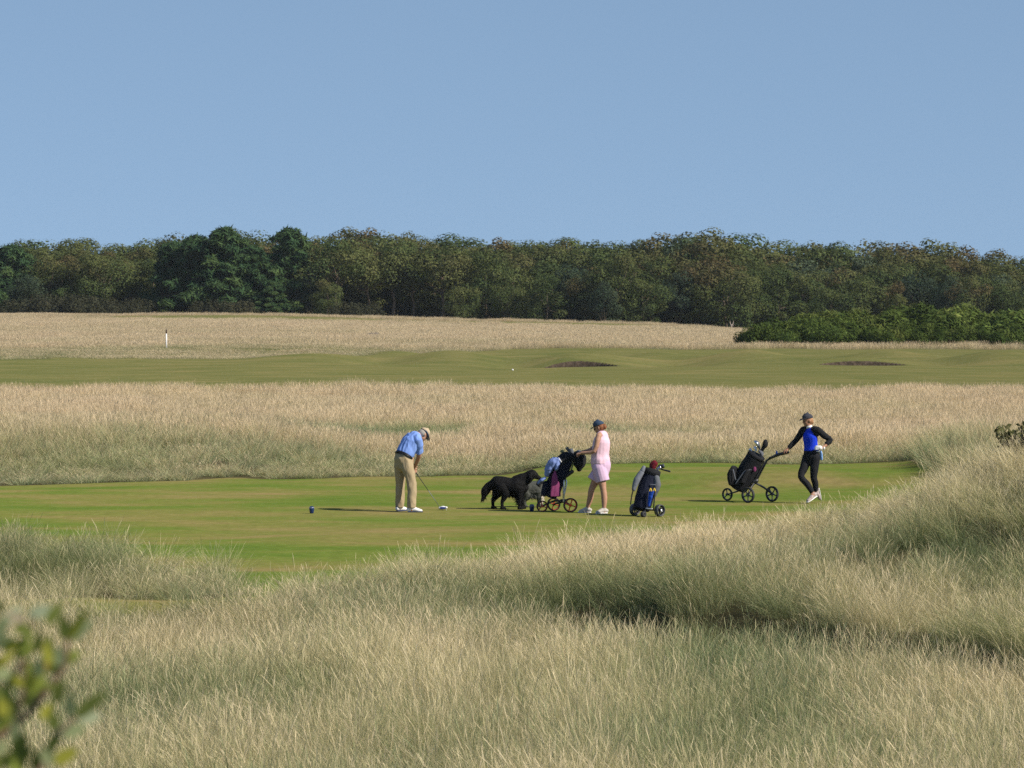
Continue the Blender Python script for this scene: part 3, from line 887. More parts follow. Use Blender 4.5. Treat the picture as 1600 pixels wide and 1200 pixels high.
# front row: by eye from the photograph  (kind, u, top v, width, tone, val, variant)
FRONT = [('olive', -140, 415, 1.0, .5, .5, 1), ('rust', -95, 405, 1.0, .45, .5, 0), ('olive', 1710, 440, 1.0, .5, .5, 0), ('pine', -40, 400, 1.2, .45, .5, 0), ('pine', 18, 384, 1.25, .5, .55, 2), ('grey', 40, 428, 1.0, .5, .42, 0),
         ('olive', 75, 402, 1.0, .55, .52, 1), ('rust', 120, 405, 1.0, .42, .5, 0), ('olive', 160, 396, .9, .58, .55, 2), ('rust', 205, 410, 1.0, .45, .52, 1),
         ('olive', 238, 405, .9, .5, .5, 0), ('pine', 270, 379, .95, .5, .5, 1), ('pine', 308, 369, 1.05, .45, .46, 0), ('pine', 352, 357, 1.1, .5, .5, 2),
         ('pine', 398, 390, 1.0, .4, .42, 1), ('pine', 455, 358, 1.0, .55, .52, 0), ('pine', 430, 408, .9, .62, .55, 1), ('grey', 488, 420, .75, .62, .5, 1), ('pine', 425, 440, 1.3, .6, .5, 2),
         ('bare', 528, 372, .95, .6, .55, 0), ('olive', 512, 436, .9, .6, .52, 1), ('bare', 573, 385, .85, .5, .5, 1), ('bare', 612, 380, .95, .5, .5, 0), ('bare', 645, 392, .8, .45, .45, 1),
         ('bare', 690, 383, 1.0, .62, .5, 0), ('olive', 725, 447, .85, .62, .62, 2), ('olive', 760, 388, .8, .5, .5, 0), ('olive', 800, 398, .9, .58, .55, 1), ('olive', 790, 445, .9, .48, .46, 2),
         ('olive', 855, 430, .9, .42, .45, 0), ('grey', 893, 413, .85, .42, .46, 0), ('rust', 915, 425, .8, .48, .44, 2), ('grey', 945, 440, .8, .4, .4, 1), ('olive', 1005, 435, 1.0, .5, .5, 2), ('olive', 965, 396, .8, .5, .46, 1),
         ('grey', 1060, 425, .95, .3, .36, 1), ('rust', 1090, 420, 1.0, .5, .5, 1), ('rust', 1135, 412, 1.0, .5, .48, 0), ('olive', 1170, 420, .9, .45, .46, 2), ('olive', 1215, 418, .9, .42, .45, 0),
         ('olive', 1255, 425, .9, .45, .5, 1), ('olive', 1300, 450, .95, .45, .52, 2), ('olive', 1345, 432, 1.0, .55, .55, 0), ('rust', 1395, 440, .85, .6, .5, 1), ('grey', 1440, 425, 1.1, .3, .36, 0), ('grey', 1490, 432, .9, .38, .40, 1),
         ('rust', 1530, 430, .9, .5, .5, 2), ('olive', 1570, 440, 1.0, .45, .48, 1), ('grey', 1620, 436, 1.0, .36, .4, 0), ('rust', 1660, 430, 1.0, .5, .5, 0)]
for k, u, t, wd, tn, vl, vr in FRONT:
    tree_at(k, u, (-7 if t > 425 else -1.5) + 5 * rsT.rand(), t, wd * (0.98 if k == 'pine' else 1.05), 'front', tone=tn, val=vl, var=vr)
# low shrubs at the foot
for u, t, wd in [(25, 470, 1.0), (62, 461, 1.0), (95, 458, 1.1), (128, 461, 1.0), (160, 463, 1.0), (192, 468, .9), (218, 466, .9), (318, 472, .9), (345, 475, .8), (382, 474, 1.0), (540, 478, .9), (575, 476, 1.0)]:
    tree_at('thorn', u, -9 - 2 * rsT.rand(), t, wd, 'foot', tone=0.6 if u == 382 else 0.45, val=0.5)
# the gorse hedge on the right
gl = [(1168, 519, 0, .5), (1186, 508, 0, .7), (1204, 500, 1.5, .8), (1226, 499, 3, .9), (1232, 512, -1.5, .6), (1252, 494, 2, .9), (1268, 497, .5, .8), (1290, 488, 3, 1.1), (1296, 507, -2, .7), (1316, 492, 1.5, .9), (1340, 490, 3, 1.0), (1336, 508, -2, .7),
      (1362, 487, 1, 1.0), (1384, 490, 3, .9), (1390, 505, -2.2, .8), (1410, 486, 2, .9), (1436, 480, 1.5, 1.2), (1452, 500, -2.2, .8), (1470, 486, 2.5, 1.0), (1494, 491, 1, .9), (1505, 507, -2, .6), (1522, 485, 2, 1.0), (1545, 482, 1, 1.15), (1562, 504, -2, .7),
      (1582, 488, 2, 1.0), (1606, 492, .5, .9), (1630, 488, 2, 1.0), (1660, 491, 1, 1.0)]
for u, t, dd, wd in gl:
    y = 269 + dd * 1.3
    p = ray(u, t + 13 * (rsT.rand() - .55), y)
    plant('gorse', p.x, y, p.z - float(H(p.x, y)), (0.95 + 0.35 * rsT.rand()) * wd ** 0.5, 'hedge', tone=0.30 + 0.40 * rsT.rand(), val=0.42 + 0.26 * rsT.rand())

# labels: each says what the plant looks like and what it stands behind or beside
SPOT = [(-999, 60, "left of the shrubs"), (60, 240, "above the thorn shrubs"), (240, 420, "among the pines"), (420, 500, "by the single pine"),
        (500, 610, "right of the pines"), (610, 700, "beyond the putting man"), (700, 860, "beyond the black dog"), (860, 960, "beyond the pink woman"), (960, 1060, "beyond the dark bunker"),
        (1060, 1190, "left of the gorse"), (1190, 1330, "over the low gorse"), (1330, 1480, "over the mid gorse"), (1480, 9999, "over the far gorse")]
ROWW = {'back': "against the sky", 'middle': "half hidden", 'front': "in front", 'foot': "at the wood's foot", 'hedge': "in the green hedge"}
KINDW = {'olive': 'olive green tree', 'rust': 'rust tinged tree', 'bare': 'tree with pale bare trunk', 'pine': 'dark pine',
         'grey': 'grey green willow', 'thorn': 'low dusky thorn shrub', 'gorse': 'dark green gorse bush'}
ORD = ["first", "second", "third", "fourth", "fifth", "sixth", "seventh", "eighth", "ninth", "tenth", "eleventh", "twelfth", "thirteenth", "fourteenth", "fifteenth"] + ["sixteenth", "seventeenth", "eighteenth", "nineteenth", "twentieth", "twenty first", "twenty second", "twenty third", "twenty fourth", "twenty fifth", "twenty sixth", "twenty seventh", "twenty eighth", "twenty ninth", "thirtieth"]
bins = {}
for P in PLANTS:
    if P[1] in ('thorn', 'gorse'):
        base = KINDW[P[1]] + " " + ROWW[P[2]]
        if P[1] == 'thorn': base += " left of the pines" if P[3] < 260 else (" below the pines" if P[3] < 450 else " right of the pines")
    else:
        spot = next(s for a, b, s in SPOT if a <= P[3] < b)
        base = KINDW[P[1]] + " " + ROWW[P[2]] + " " + spot
    bins.setdefault(base, []).append(P)
for base, L in bins.items():
    L.sort(key=lambda P: P[3])
    for i, P in enumerate(L):
        P[0]["label"] = base if len(L) == 1 else base + ", " + ORD[i] + " from left"
# ------------------------------------------------------------------ figures: tapered limbs grown together into one skin
def ring_frame(t, side):
    t = t / (np.linalg.norm(t) + 1e-9)
    s = side - t * np.dot(side, t)
    if np.linalg.norm(s) < 1e-4:
        s = np.cross(t, [0.3, 0.5, 0.8])
    s = s / np.linalg.norm(s)
    return t, s, np.cross(t, s)

def chain(pts, rad, side=(0, 1, 0), cap=(1, 1), sides=16, sub=3):
    """closed tapered tube along pts; rad: numbers or (a,b) half axes, a along `side`; cap 1 round, 0 flat"""
    pts = np.asarray(pts, float); n = len(pts)
    R = np.array([(r, r) if np.isscalar(r) else r for r in rad], float)
    side = np.asarray(side, float)
    # smooth subdivision by Catmull-Rom
    if n > 2 and sub > 1:
        P2, R2 = [], []
        for i in range(n - 1):
            p0, p1, p2, p3 = pts[max(i - 1, 0)], pts[i], pts[i + 1], pts[min(i + 2, n - 1)]
            for k in range(sub):
                t = k / sub
                P2.append(0.5 * (2 * p1 + (p2 - p0) * t + (2 * p0 - 5 * p1 + 4 * p2 - p3) * t * t + (3 * p1 - p0 - 3 * p2 + p3) * t ** 3))
                s = t * t * (3 - 2 * t); R2.append(R[i] * (1 - s) + R[i + 1] * s)
        P2.append(pts[-1]); R2.append(R[-1]); pts, R = np.array(P2), np.array(R2); n = len(pts)
    T = np.gradient(pts, axis=0)
    rings = []
    a = np.linspace(0, 2 * np.pi, sides, endpoint=False); ca, sa = np.cos(a)[:, None], np.sin(a)[:, None]
    def ring(p, t, r, k=1.0):
        t, s, b = ring_frame(t, side)
        return p + k * (ca * s * r[0] + sa * b * r[1])
    def endcap(p, t, r, sgn, round_):
        out = []
        tt = t / np.linalg.norm(t)
        if round_:
            for ph in (1.35, 1.0, 0.55):
                out.append(ring(p + tt * sgn * min(r) * math.sin(ph) * round_, t, r, math.cos(ph)))
        else:
            out.append(ring(p, t, r, 0.02))
        return out
    rings += endcap(pts[0], T[0], R[0], -1, cap[0])
    for i in range(n): rings.append(ring(pts[i], T[i], R[i]))
    rings += endcap(pts[-1], T[-1], R[-1], 1, cap[1])[::-1]
    m = len(rings); V = np.concatenate(rings)
    i = np.arange(m - 1)[:, None] * sides + np.arange(sides)[None]; j = np.arange(m - 1)[:, None] * sides + (np.arange(sides)[None] + 1) % sides
    Q = np.stack([i.ravel(), j.ravel(), (j + sides).ravel(), (i + sides).ravel()], 1)
    c0, c1 = len(V), len(V) + 1
    V = np.concatenate([V, [rings[0].mean(0)], [rings[-1].mean(0)]])
    k = np.arange(sides)
    tri = np.concatenate([np.stack([(k + 1) % sides, k, np.full(sides, c0)], 1), np.stack([(m - 1) * sides + k, (m - 1) * sides + (k + 1) % sides, np.full(sides, c1)], 1)])
    return V, Q, tri

def ball(c, r, side=(1, 0, 0), up=(0, 0, 1)):
    """ellipsoid: r = (along side, across, along up)"""
    c = np.asarray(c, float); up = np.asarray(up, float); up = up / np.linalg.norm(up)
    r = (r, r, r) if np.isscalar(r) else r
    f = np.sin(np.linspace(-1.45, 1.45, 9)); k = np.cos(np.linspace(-1.45, 1.45, 9))
    return chain([c + up * r[2] * q for q in f], [(r[0] * q, r[1] * q) for q in k], side, (0, 0), 16, 1)

def rawmesh(name, parts):
    Vs, F, o = [], [], 0
    for v, q, t in parts:
        Vs.append(v); F += [q + o, t + o]; o += len(v)
    return np_mesh(name, np.concatenate(Vs), F, True)

def grow(name, parts, mat, voxel=0.008, smooth=4, parent=None, wrinkle=0.0, wscale=9.0, wdir=(1, 1, 1), seed=0):
    """one continuous skin from overlapping closed shapes"""
    me = rawmesh(name + "_raw", parts)
    o = bpy.data.objects.new(name + "_raw", me); COL.objects.link(o)
    r = o.modifiers.new("r", 'REMESH'); r.mode = 'VOXEL'; r.voxel_size = voxel; r.use_smooth_shade = True
    if smooth:
        s = o.modifiers.new("s", 'SMOOTH'); s.factor = 0.5; s.iterations = smooth
    dg = bpy.context.evaluated_depsgraph_get()
    out = bpy.data.meshes.new_from_object(o.evaluated_get(dg))
    out.name = name
    bpy.data.objects.remove(o); bpy.data.meshes.remove(me)
    if wrinkle:
        n = len(out.vertices)
        co = np.zeros(n * 3, np.float32); out.vertices.foreach_get("co", co); co = co.reshape(-1, 3)
        no = np.zeros(n * 3, np.float32); out.vertex_normals.foreach_get("vector", no); no = no.reshape(-1, 3)
        wd = Vector(wdir)
        d = np.array([0.35 - 1.3 * abs(mnoise.noise(Vector((c[0] * wd.x, c[1] * wd.y, c[2] * wd.z)) * wscale + Vector((seed, 0, 0)))) + 0.35 * mnoise.noise(Vector((c[0] * wd.x, c[1] * wd.y, c[2] * wd.z)) * wscale * 2.3 + Vector((seed, 5, 0))) for c in co.astype(float)])
        co = co + no * (d * wrinkle)[:, None]
        out.vertices.foreach_set("co", co.astype(np.float32).ravel())
        out.update()
    out.materials.clear(); out.materials.append(mat)
    out.polygons.foreach_set("use_smooth", np.ones(len(out.polygons), bool))
    return link(name, out, mat, parent)

def solid(name, parts, mat, parent=None):
    me = rawmesh(name, parts); me.materials.append(mat)
    return link(name, me, mat, parent)

def unit(v):
    v = np.asarray(v, float); return v / (np.linalg.norm(v) + 1e-9)

def hand(wrist, d, palm_n, curl=0.6, scale=1.0, thumb_side=1, spread=0.10):
    """palm plus five fingers; d points along the hand, palm_n out of the palm; curl bends the fingers towards palm_n"""
    w = np.asarray(wrist, float); d = unit(d); n = unit(np.asarray(palm_n) - d * np.dot(palm_n, d)); s = np.cross(d, n) * thumb_side
    k = scale
    parts = [chain([w - d * 0.02, w + d * 0.03 * k, w + d * 0.092 * k], [(0.026 * k, 0.019 * k), (0.038 * k, 0.017 * k), (0.041 * k, 0.014 * k)], s)]
    for off, L, rr in ((0.031, 0.072, 0.0092), (0.0105, 0.080, 0.0095), (-0.0105, 0.074, 0.0090), (-0.030, 0.058, 0.0080)):
        p = w + d * 0.085 * k + s * off * k
        dd = unit(d + s * off * spread / 0.03); pts, rad = [p - dd * 0.012, p], [rr * k, rr * k]
        a = 0.0
        for seg, f in enumerate((0.45, 0.32, 0.23)):
            a += curl * (0.7, 0.9, 0.6)[seg]
            p = p + (dd * math.cos(a) + n * math.sin(a)) * L * f * k
            pts.append(p); rad.append(rr * k * (0.95, 0.85, 0.72)[seg])
        parts.append(chain(pts, rad, s, sides=8, sub=2))
    p = w + d * 0.022 * k + s * 0.028 * k
    t1 = p + (s * 0.62 + d * 0.62 + n * 0.30) * 0.042 * k; t2 = t1 + (s * 0.25 + d * 0.75 + n * (0.3 + 0.4 * curl)) * 0.030 * k; t3 = t2 + (d * 0.8 + n * (0.3 + 0.5 * curl) - s * 0.1) * 0.024 * k
    parts.append(chain([p - s * 0.012, t1, t2, t3], [0.0135 * k, 0.0115 * k, 0.0105 * k, 0.008 * k], n, sides=8, sub=2))
    return parts

def head_parts(c, f, up, k=1.0):
    """skull, jaw, nose, brow, lips, ears; c centre of the head, f where the face looks"""
    c = np.asarray(c, float); f = unit(f); up = unit(np.asarray(up) - f * np.dot(up, f)); s = np.cross(up, f)
    P = [ball(c + up * 0.025 * k - f * 0.008 * k, (0.074 * k, 0.094 * k, 0.098 * k), s, up),
         ball(c - up * 0.035 * k + f * 0.018 * k, (0.062 * k, 0.072 * k, 0.080 * k), s, up),
         ball(c - up * 0.088 * k + f * 0.055 * k, (0.032 * k, 0.030 * k, 0.026 * k), s, up),
         chain([c + up * 0.012 * k + f * 0.082 * k, c - up * 0.022 * k + f * 0.103 * k, c - up * 0.032 * k + f * 0.098 * k], [0.010 * k, 0.014 * k, 0.013 * k], s),
         chain([c + up * 0.024 * k + f * 0.080 * k + s * 0.042 * k, c + up * 0.027 * k + f * 0.088 * k, c + up * 0.024 * k + f * 0.080 * k - s * 0.042 * k], [0.010 * k, 0.012 * k, 0.010 * k], up),
         chain([c - up * 0.060 * k + f * 0.082 * k + s * 0.02 * k, c - up * 0.059 * k + f * 0.090 * k, c - up * 0.060 * k + f * 0.082 * k - s * 0.02 * k], [0.006 * k, 0.009 * k, 0.006 * k], up)]
    for sg in (1, -1):
        e = c + s * 0.076 * k * sg - f * 0.012 * k - up * 0.006 * k
        P.append(chain([e - up * 0.026 * k, e + s * 0.010 * k * sg, e + up * 0.026 * k - f * 0.006 * k], [(0.007 * k, 0.012 * k), (0.008 * k, 0.018 * k), (0.007 * k, 0.014 * k)], s))
    return P

def eye_parts(c, f, up, k=1.0):
    c = np.asarray(c, float); f = unit(f); up = unit(np.asarray(up) - f * np.dot(up, f)); s = np.cross(up, f)
    return [[ball(c + f * 0.082 * k + s * 0.031 * k * sg + up * 0.006 * k, 0.0125 * k, s, up)] for sg in (1, -1)]

def cap_parts(c, f, up, k=1.0):
    c = np.asarray(c, float); f = unit(f); up = unit(np.asarray(up) - f * np.dot(up, f)); s = np.cross(up, f)
    b = c + up * 0.045 * k - f * 0.004 * k
    crown = [chain([b - f * 0.0, b + up * 0.04 * k, b + up * 0.075 * k - f * 0.004 * k, b + up * 0.092 * k - f * 0.008 * k], [(0.086 * k, 0.106 * k), (0.083 * k, 0.101 * k), (0.060 * k, 0.072 * k), (0.022 * k, 0.028 * k)], s, (0, 1), 20)]
    q = b + f * 0.085 * k + up * 0.002 * k
    brim = [chain([q - f * 0.035 * k, q + f * 0.03 * k - up * 0.006 * k, q + f * 0.072 * k - up * 0.024 * k], [(0.078 * k, 0.006), (0.074 * k, 0.006), (0.042 * k, 0.005)], s, (1, 1), 16)]
    return crown, brim

def shoe_parts(ankle, toe, k=1.0, up=(0, 0, 1), side=None):
    """upper and sole from the heel under the ankle to the toe"""
    a = np.asarray(ankle, float); t = np.asarray(toe, float); up = unit(up)
    d = unit(t - a); d = unit(d - up * np.dot(d, up)) if side is None else d
    s = np.cross(up, d)
    b = a - up * 0.055 * k; L = np.dot(t - a, d)
    heel = b - d * 0.055 * k
    upper = [chain([heel + up * 0.02 * k, b + d * 0.02 + up * 0.03 * k, b + d * L * 0.55 + up * 0.008 * k, b + d * (L - 0.03)], [(0.034 * k, 0.036 * k), (0.040 * k, 0.046 * k), (0.047 * k, 0.034 * k), (0.040 * k, 0.022 * k)], s),
             chain([b + up * 0.03 * k, a + up * 0.02 * k], [(0.040 * k, 0.048 * k), (0.038 * k, 0.045 * k)], s, (1, 0))]
    z = b - up * 0.022 * k
    sole = [chain([z - d * 0.058 * k, z + d * 0.02, z + d * L * 0.6, z + d * (L - 0.004)], [(0.034 * k, 0.013), (0.037 * k, 0.012), (0.047 * k, 0.011), (0.034 * k, 0.010)], s)]
    return upper, sole

def limb(p, r, side=(0, 1, 0)):
    return chain(p, r, side)

m_skin = mat_simple("sunned_skin", (0.42, 0.235, 0.155), 0.55, 0.12, 18.0, 0, 0, 0.35)
m_skin_d = mat_simple("tanned_skin", (0.36, 0.185, 0.115), 0.55, 0.12, 18.0, 0, 0, 0.35)
m_eye = mat_simple("eye", (0.03, 0.025, 0.02), 0.2, 0.0)
m_hair_grey = mat_simple("grey_hair", (0.30, 0.28, 0.25), 0.7, 0.4, 60.0)
m_hair_red = mat_simple("auburn_hair", (0.22, 0.085, 0.035), 0.6, 0.4, 60.0)
m_hair_fair = mat_simple("fair_hair", (0.36, 0.19, 0.09), 0.6, 0.4, 60.0)
def cloth(name, c, var=0.08, sheen=0.0, rough=0.85): return mat_simple(name, c, rough, var, 14.0, 0.25, 0, 0.2, sheen)
m_blue_shirt = cloth("light_blue_cotton", (0.20, 0.33, 0.74))
m_chino = cloth("tan_chino", (0.37, 0.295, 0.18))
m_black = cloth("black_fabric", (0.012, 0.013, 0.016))
m_blackleather = mat_simple("black_leather", (0.012, 0.012, 0.014), 0.45, 0.1, 20)
m_white = mat_simple("white_leather", (0.80, 0.80, 0.80), 0.5, 0.05, 20)
m_navysole = mat_simple("dark_blue_rubber", (0.03, 0.045, 0.10), 0.6, 0.1, 20)
m_capbeige = cloth("beige_cap_cloth", (0.46, 0.37, 0.25))
m_capnavy = cloth("navy_cap_cloth", (0.035, 0.060, 0.105))
m_capgrey = cloth("charcoal_cap_cloth", (0.045, 0.048, 0.062))
m_pink = cloth("pale_pink_jersey", (0.72, 0.50, 0.61), 0.05)
m_pink2 = cloth("pale_lilac_twill", (0.60, 0.43, 0.60), 0.05)
m_royal = cloth("royal_blue_jersey", (0.010, 0.045, 0.62), 0.06)
m_steel = mat_simple("bright_steel", (0.62, 0.62, 0.64), 0.25, 0.05, 20, 0, 1.0)
m_dark = mat_simple("black_plastic", (0.018, 0.019, 0.022), 0.4, 0.1, 20, 0, 0, 0.5)
m_rubber = mat_simple("black_rubber", (0.030, 0.032, 0.036), 0.7, 0.15, 20)
m_glass = mat_simple("dark_lens", (0.01, 0.01, 0.012), 0.1, 0.0, 5, 0, 0, 0.8)
m_greyshoe = cloth("pale_grey_canvas", (0.50, 0.47, 0.43))

def person(name, root, label, body_parts, skin, group=None):
    o = grow(name, body_parts, skin, 0.0065, 3)
    o.location = root
    tag(o, label, "person", group)
    return o

# ---------------------------------------------- the man at the ball
def build_man():
    y0 = 76.0; root = ray(637, 801, y0); root.z = float(H(root.x, root.y))
    f = unit((0.79, 0.61, 0)); s = np.array([-f[1], f[0], 0])          # s: his left
    A = lambda *p: np.array(p, float)
    pel = A(-0.075, 0.02, 0.97); waist = A(-0.055, 0.03, 1.05); chest = A(0.055, 0.10, 1.25); shl = A(0.115, 0.14, 1.355); neck = A(0.20, 0.19, 1.40)
    head = A(0.275, 0.24, 1.40); hf = unit(A(0.50, 0.40, -0.78)); hu = unit(A(0.66, 0.45, 0.55))
    shR = A(0.195, -0.03, 1.30); shL = A(-0.015, 0.285, 1.325)
    elR = A(0.205, 0.125, 1.02); elL = A(0.05, 0.45, 1.04)
    haR = A(0.105, 0.335, 0.785); haL = A(0.065, 0.375, 0.84)
    hipR = A(-0.005, -0.07, 0.92); hipL = A(-0.135, 0.10, 0.92)
    knR = A(0.075, -0.10, 0.52); knL = A(-0.135, 0.16, 0.52)
    anR = A(0.075, -0.155, 0.09); anL = A(-0.150, 0.185, 0.09)
    toR = anR + unit((0.97, 0.10, 0)) * 0.205; toL = anL + unit((0.72, 0.68, 0)) * 0.205
    club_d = unit(A(0.585, 0.60, 0.03) - A(0.07, 0.345, 0.80))
    B = [chain([pel - A(0, 0, .05), pel, waist, chest, shl], [(.155, .11), (.165, .12), (.16, .115), (.18, .125), (.15, .095)], s),
         chain([shl, neck, head - hu * 0.05], [.075, .056, .054], s),
         chain([hipR, knR, anR, anR - A(0, 0, .05)], [.082, .056, .040, .036], s), chain([hipL, knL, anL, anL - A(0, 0, .05)], [.082, .056, .040, .036], s),
         chain([shl, shR, elR, haR], [.07, .058, .044, .030], f), chain([shl, shL, elL, haL], [.07, .058, .044, .030], f)]
    B += head_parts(head, hf, hu)
    B += hand(haR, club_d * 0.75 + unit(haR - elR) * 0.25, s, 1.1, 1.0, 1) + hand(haL, club_d * 0.75 + unit(haL - elL) * 0.25, -s, 1.1, 1.0, -1)
    o = person("person", root, "man in light blue shirt and tan trousers bent over a golf ball with a driver", B, m_skin)
    # shirt, belt, trousers
    up = unit(shl - waist)
    grow("shirt", [chain([waist - up * .045, waist + up * .03, chest, shl + A(0, 0, 0)], [(.172, .136), (.192, .156), (.212, .156), (.170, .112)], s, (0, 1)),
                   chain([shl, shl + (neck - shl) * .55], [.088, .070], s, (1, 0)),
                   chain([shl, shR, elR + (shR - elR) * .22], [.09, .086, .078], f, (1, 0)), chain([shl, shL, elL + (shL - elL) * .22], [.09, .086, .078], f, (1, 0))], m_blue_shirt, 0.008, 3, o, 0.017, 7, (1.4, 1.4, .55), 3)
    grow("trousers", [chain([waist - up * .015, pel + A(0, 0, -.01), pel - A(0.0, 0, .10)], [(.178, .142), (.188, .158), (.165, .145)], s, (0, 1)),
                      chain([pel * .3 + hipR * .7, hipR - A(0, 0, .1), knR, anR + A(0, 0, -.015)], [.115, .112, .086, .078], s, (1, 0)),
                      chain([pel * .3 + hipL * .7, hipL - A(0, 0, .1), knL, anL + A(0, 0, -.015)], [.115, .112, .086, .078], s, (1, 0))], m_chino, 0.008, 3, o, 0.020, 6, (1.3, 1.3, .7), 9)
    bl = solid("belt", [chain([waist - up * .050, waist - up * .012], [(.199, .163), (.196, .161)], s, (0, 0), 32, 1)], m_blackleather, o)
    bl.data.polygons.foreach_set('use_smooth', np.zeros(len(bl.data.polygons), bool))
    for (an, to) in ((anR, toR), (anL, toL)):
        u_, so = shoe_parts(an, to, 1.08)
        sh = grow("shoe", u_, m_white, 0.006, 2, o); solid("sole", so, m_navysole, sh)
        d = unit(to - an); d[2] = 0; d = unit(d); hp = an - d * 0.045 - A(0, 0, .03)
        solid("heel_patch", [chain([hp - d * 0.022 - A(0, 0, .015), hp - d * 0.020 + A(0, 0, .03)], [(.030, .020), (.028, .018)], np.cross([0, 0, 1], d), (1, 1))], m_navysole, sh)
    cr, br = cap_parts(head, hf, hu, 1.03)
    cp = grow("cap", cr, m_capbeige, 0.006, 2, o); solid("brim", br, m_capbeige, cp)
    hs = np.cross(hu, hf)
    solid("cap_band", [chain([head + hu * .040, head + hu * .062], [(.0925, .113), (.0915, .1115)], hs, (0, 0), 24, 1)], m_capnavy, cp)
    grow("hair", [ball(head - hf * .030 - hu * .003, (.085, .084, .076), hs, hu)], m_hair_grey, 0.006, 2, o, 0.004, 40)
    for e in eye_parts(head, hf, hu): solid("eye", e, m_eye, o)
    # the driver he holds
    g0 = A(0.045, 0.33, 0.845); hd = A(0.585, 0.62, 0.035)
    ax = unit(hd - g0)
    d_root = empty("golf_club", root + Vector(hd))
    tag(d_root, "white headed driver held to the ball by the man in the blue shirt", "golf club")
    rel = lambda p: np.asarray(p) - hd
    solid("grip", [chain([rel(g0 - ax * .03), rel(g0 + ax * .24)], [.014, .010], s, (1, 1), 10)], m_rubber, d_root)
    solid("shaft", [chain([rel(g0 + ax * .24), rel(g0 + ax * .62)], [.0070, .0062], s, (1, 1), 8)], m_dark, d_root)
    solid("hosel", [chain([rel(g0 + ax * .61), rel(hd - ax * .02)], [.0064, .0055], s, (1, 1), 8)], m_steel, d_root)
    face = unit((0.97, 0.1, 0))
    hdp = solid("club_head", [chain([A(-.01, 0, .0), A(.05, .005, .008), A(.105, .01, .004)], [(.035, .024), (.058, .032), (.040, .022)], (0, 1, 0))], m_white, d_root)
    solid("face_plate", [chain([A(.0, -.052, .004), A(.095, -.045, .004)], [(.006, .022), (.006, .020)], (0, 1, 0), (1, 1))], mat_simple("blue_paint", (0.04, 0.06, 0.20), 0.3, 0.05), hdp)
    b = link("golf_ball", rawmesh("golf_ball", [ball((0, 0, 0), .0215)]), m_white)
    b.location = root + Vector((0.70, 0.42, 0.055)); tag(b, "small white golf ball at the head of the man's driver", "golf ball")
    pg = solid("tee_peg", [chain([(0, 0, -.065), (0, 0, -.028), (0, 0, -.0215)], [.0022, .0025, .006], (1, 0, 0), (1, 0), 8, 1)], m_white, None)
    pg.location = b.location; tag(pg, "thin white tee peg under the golf ball", "tee peg")
    return o
build_man()

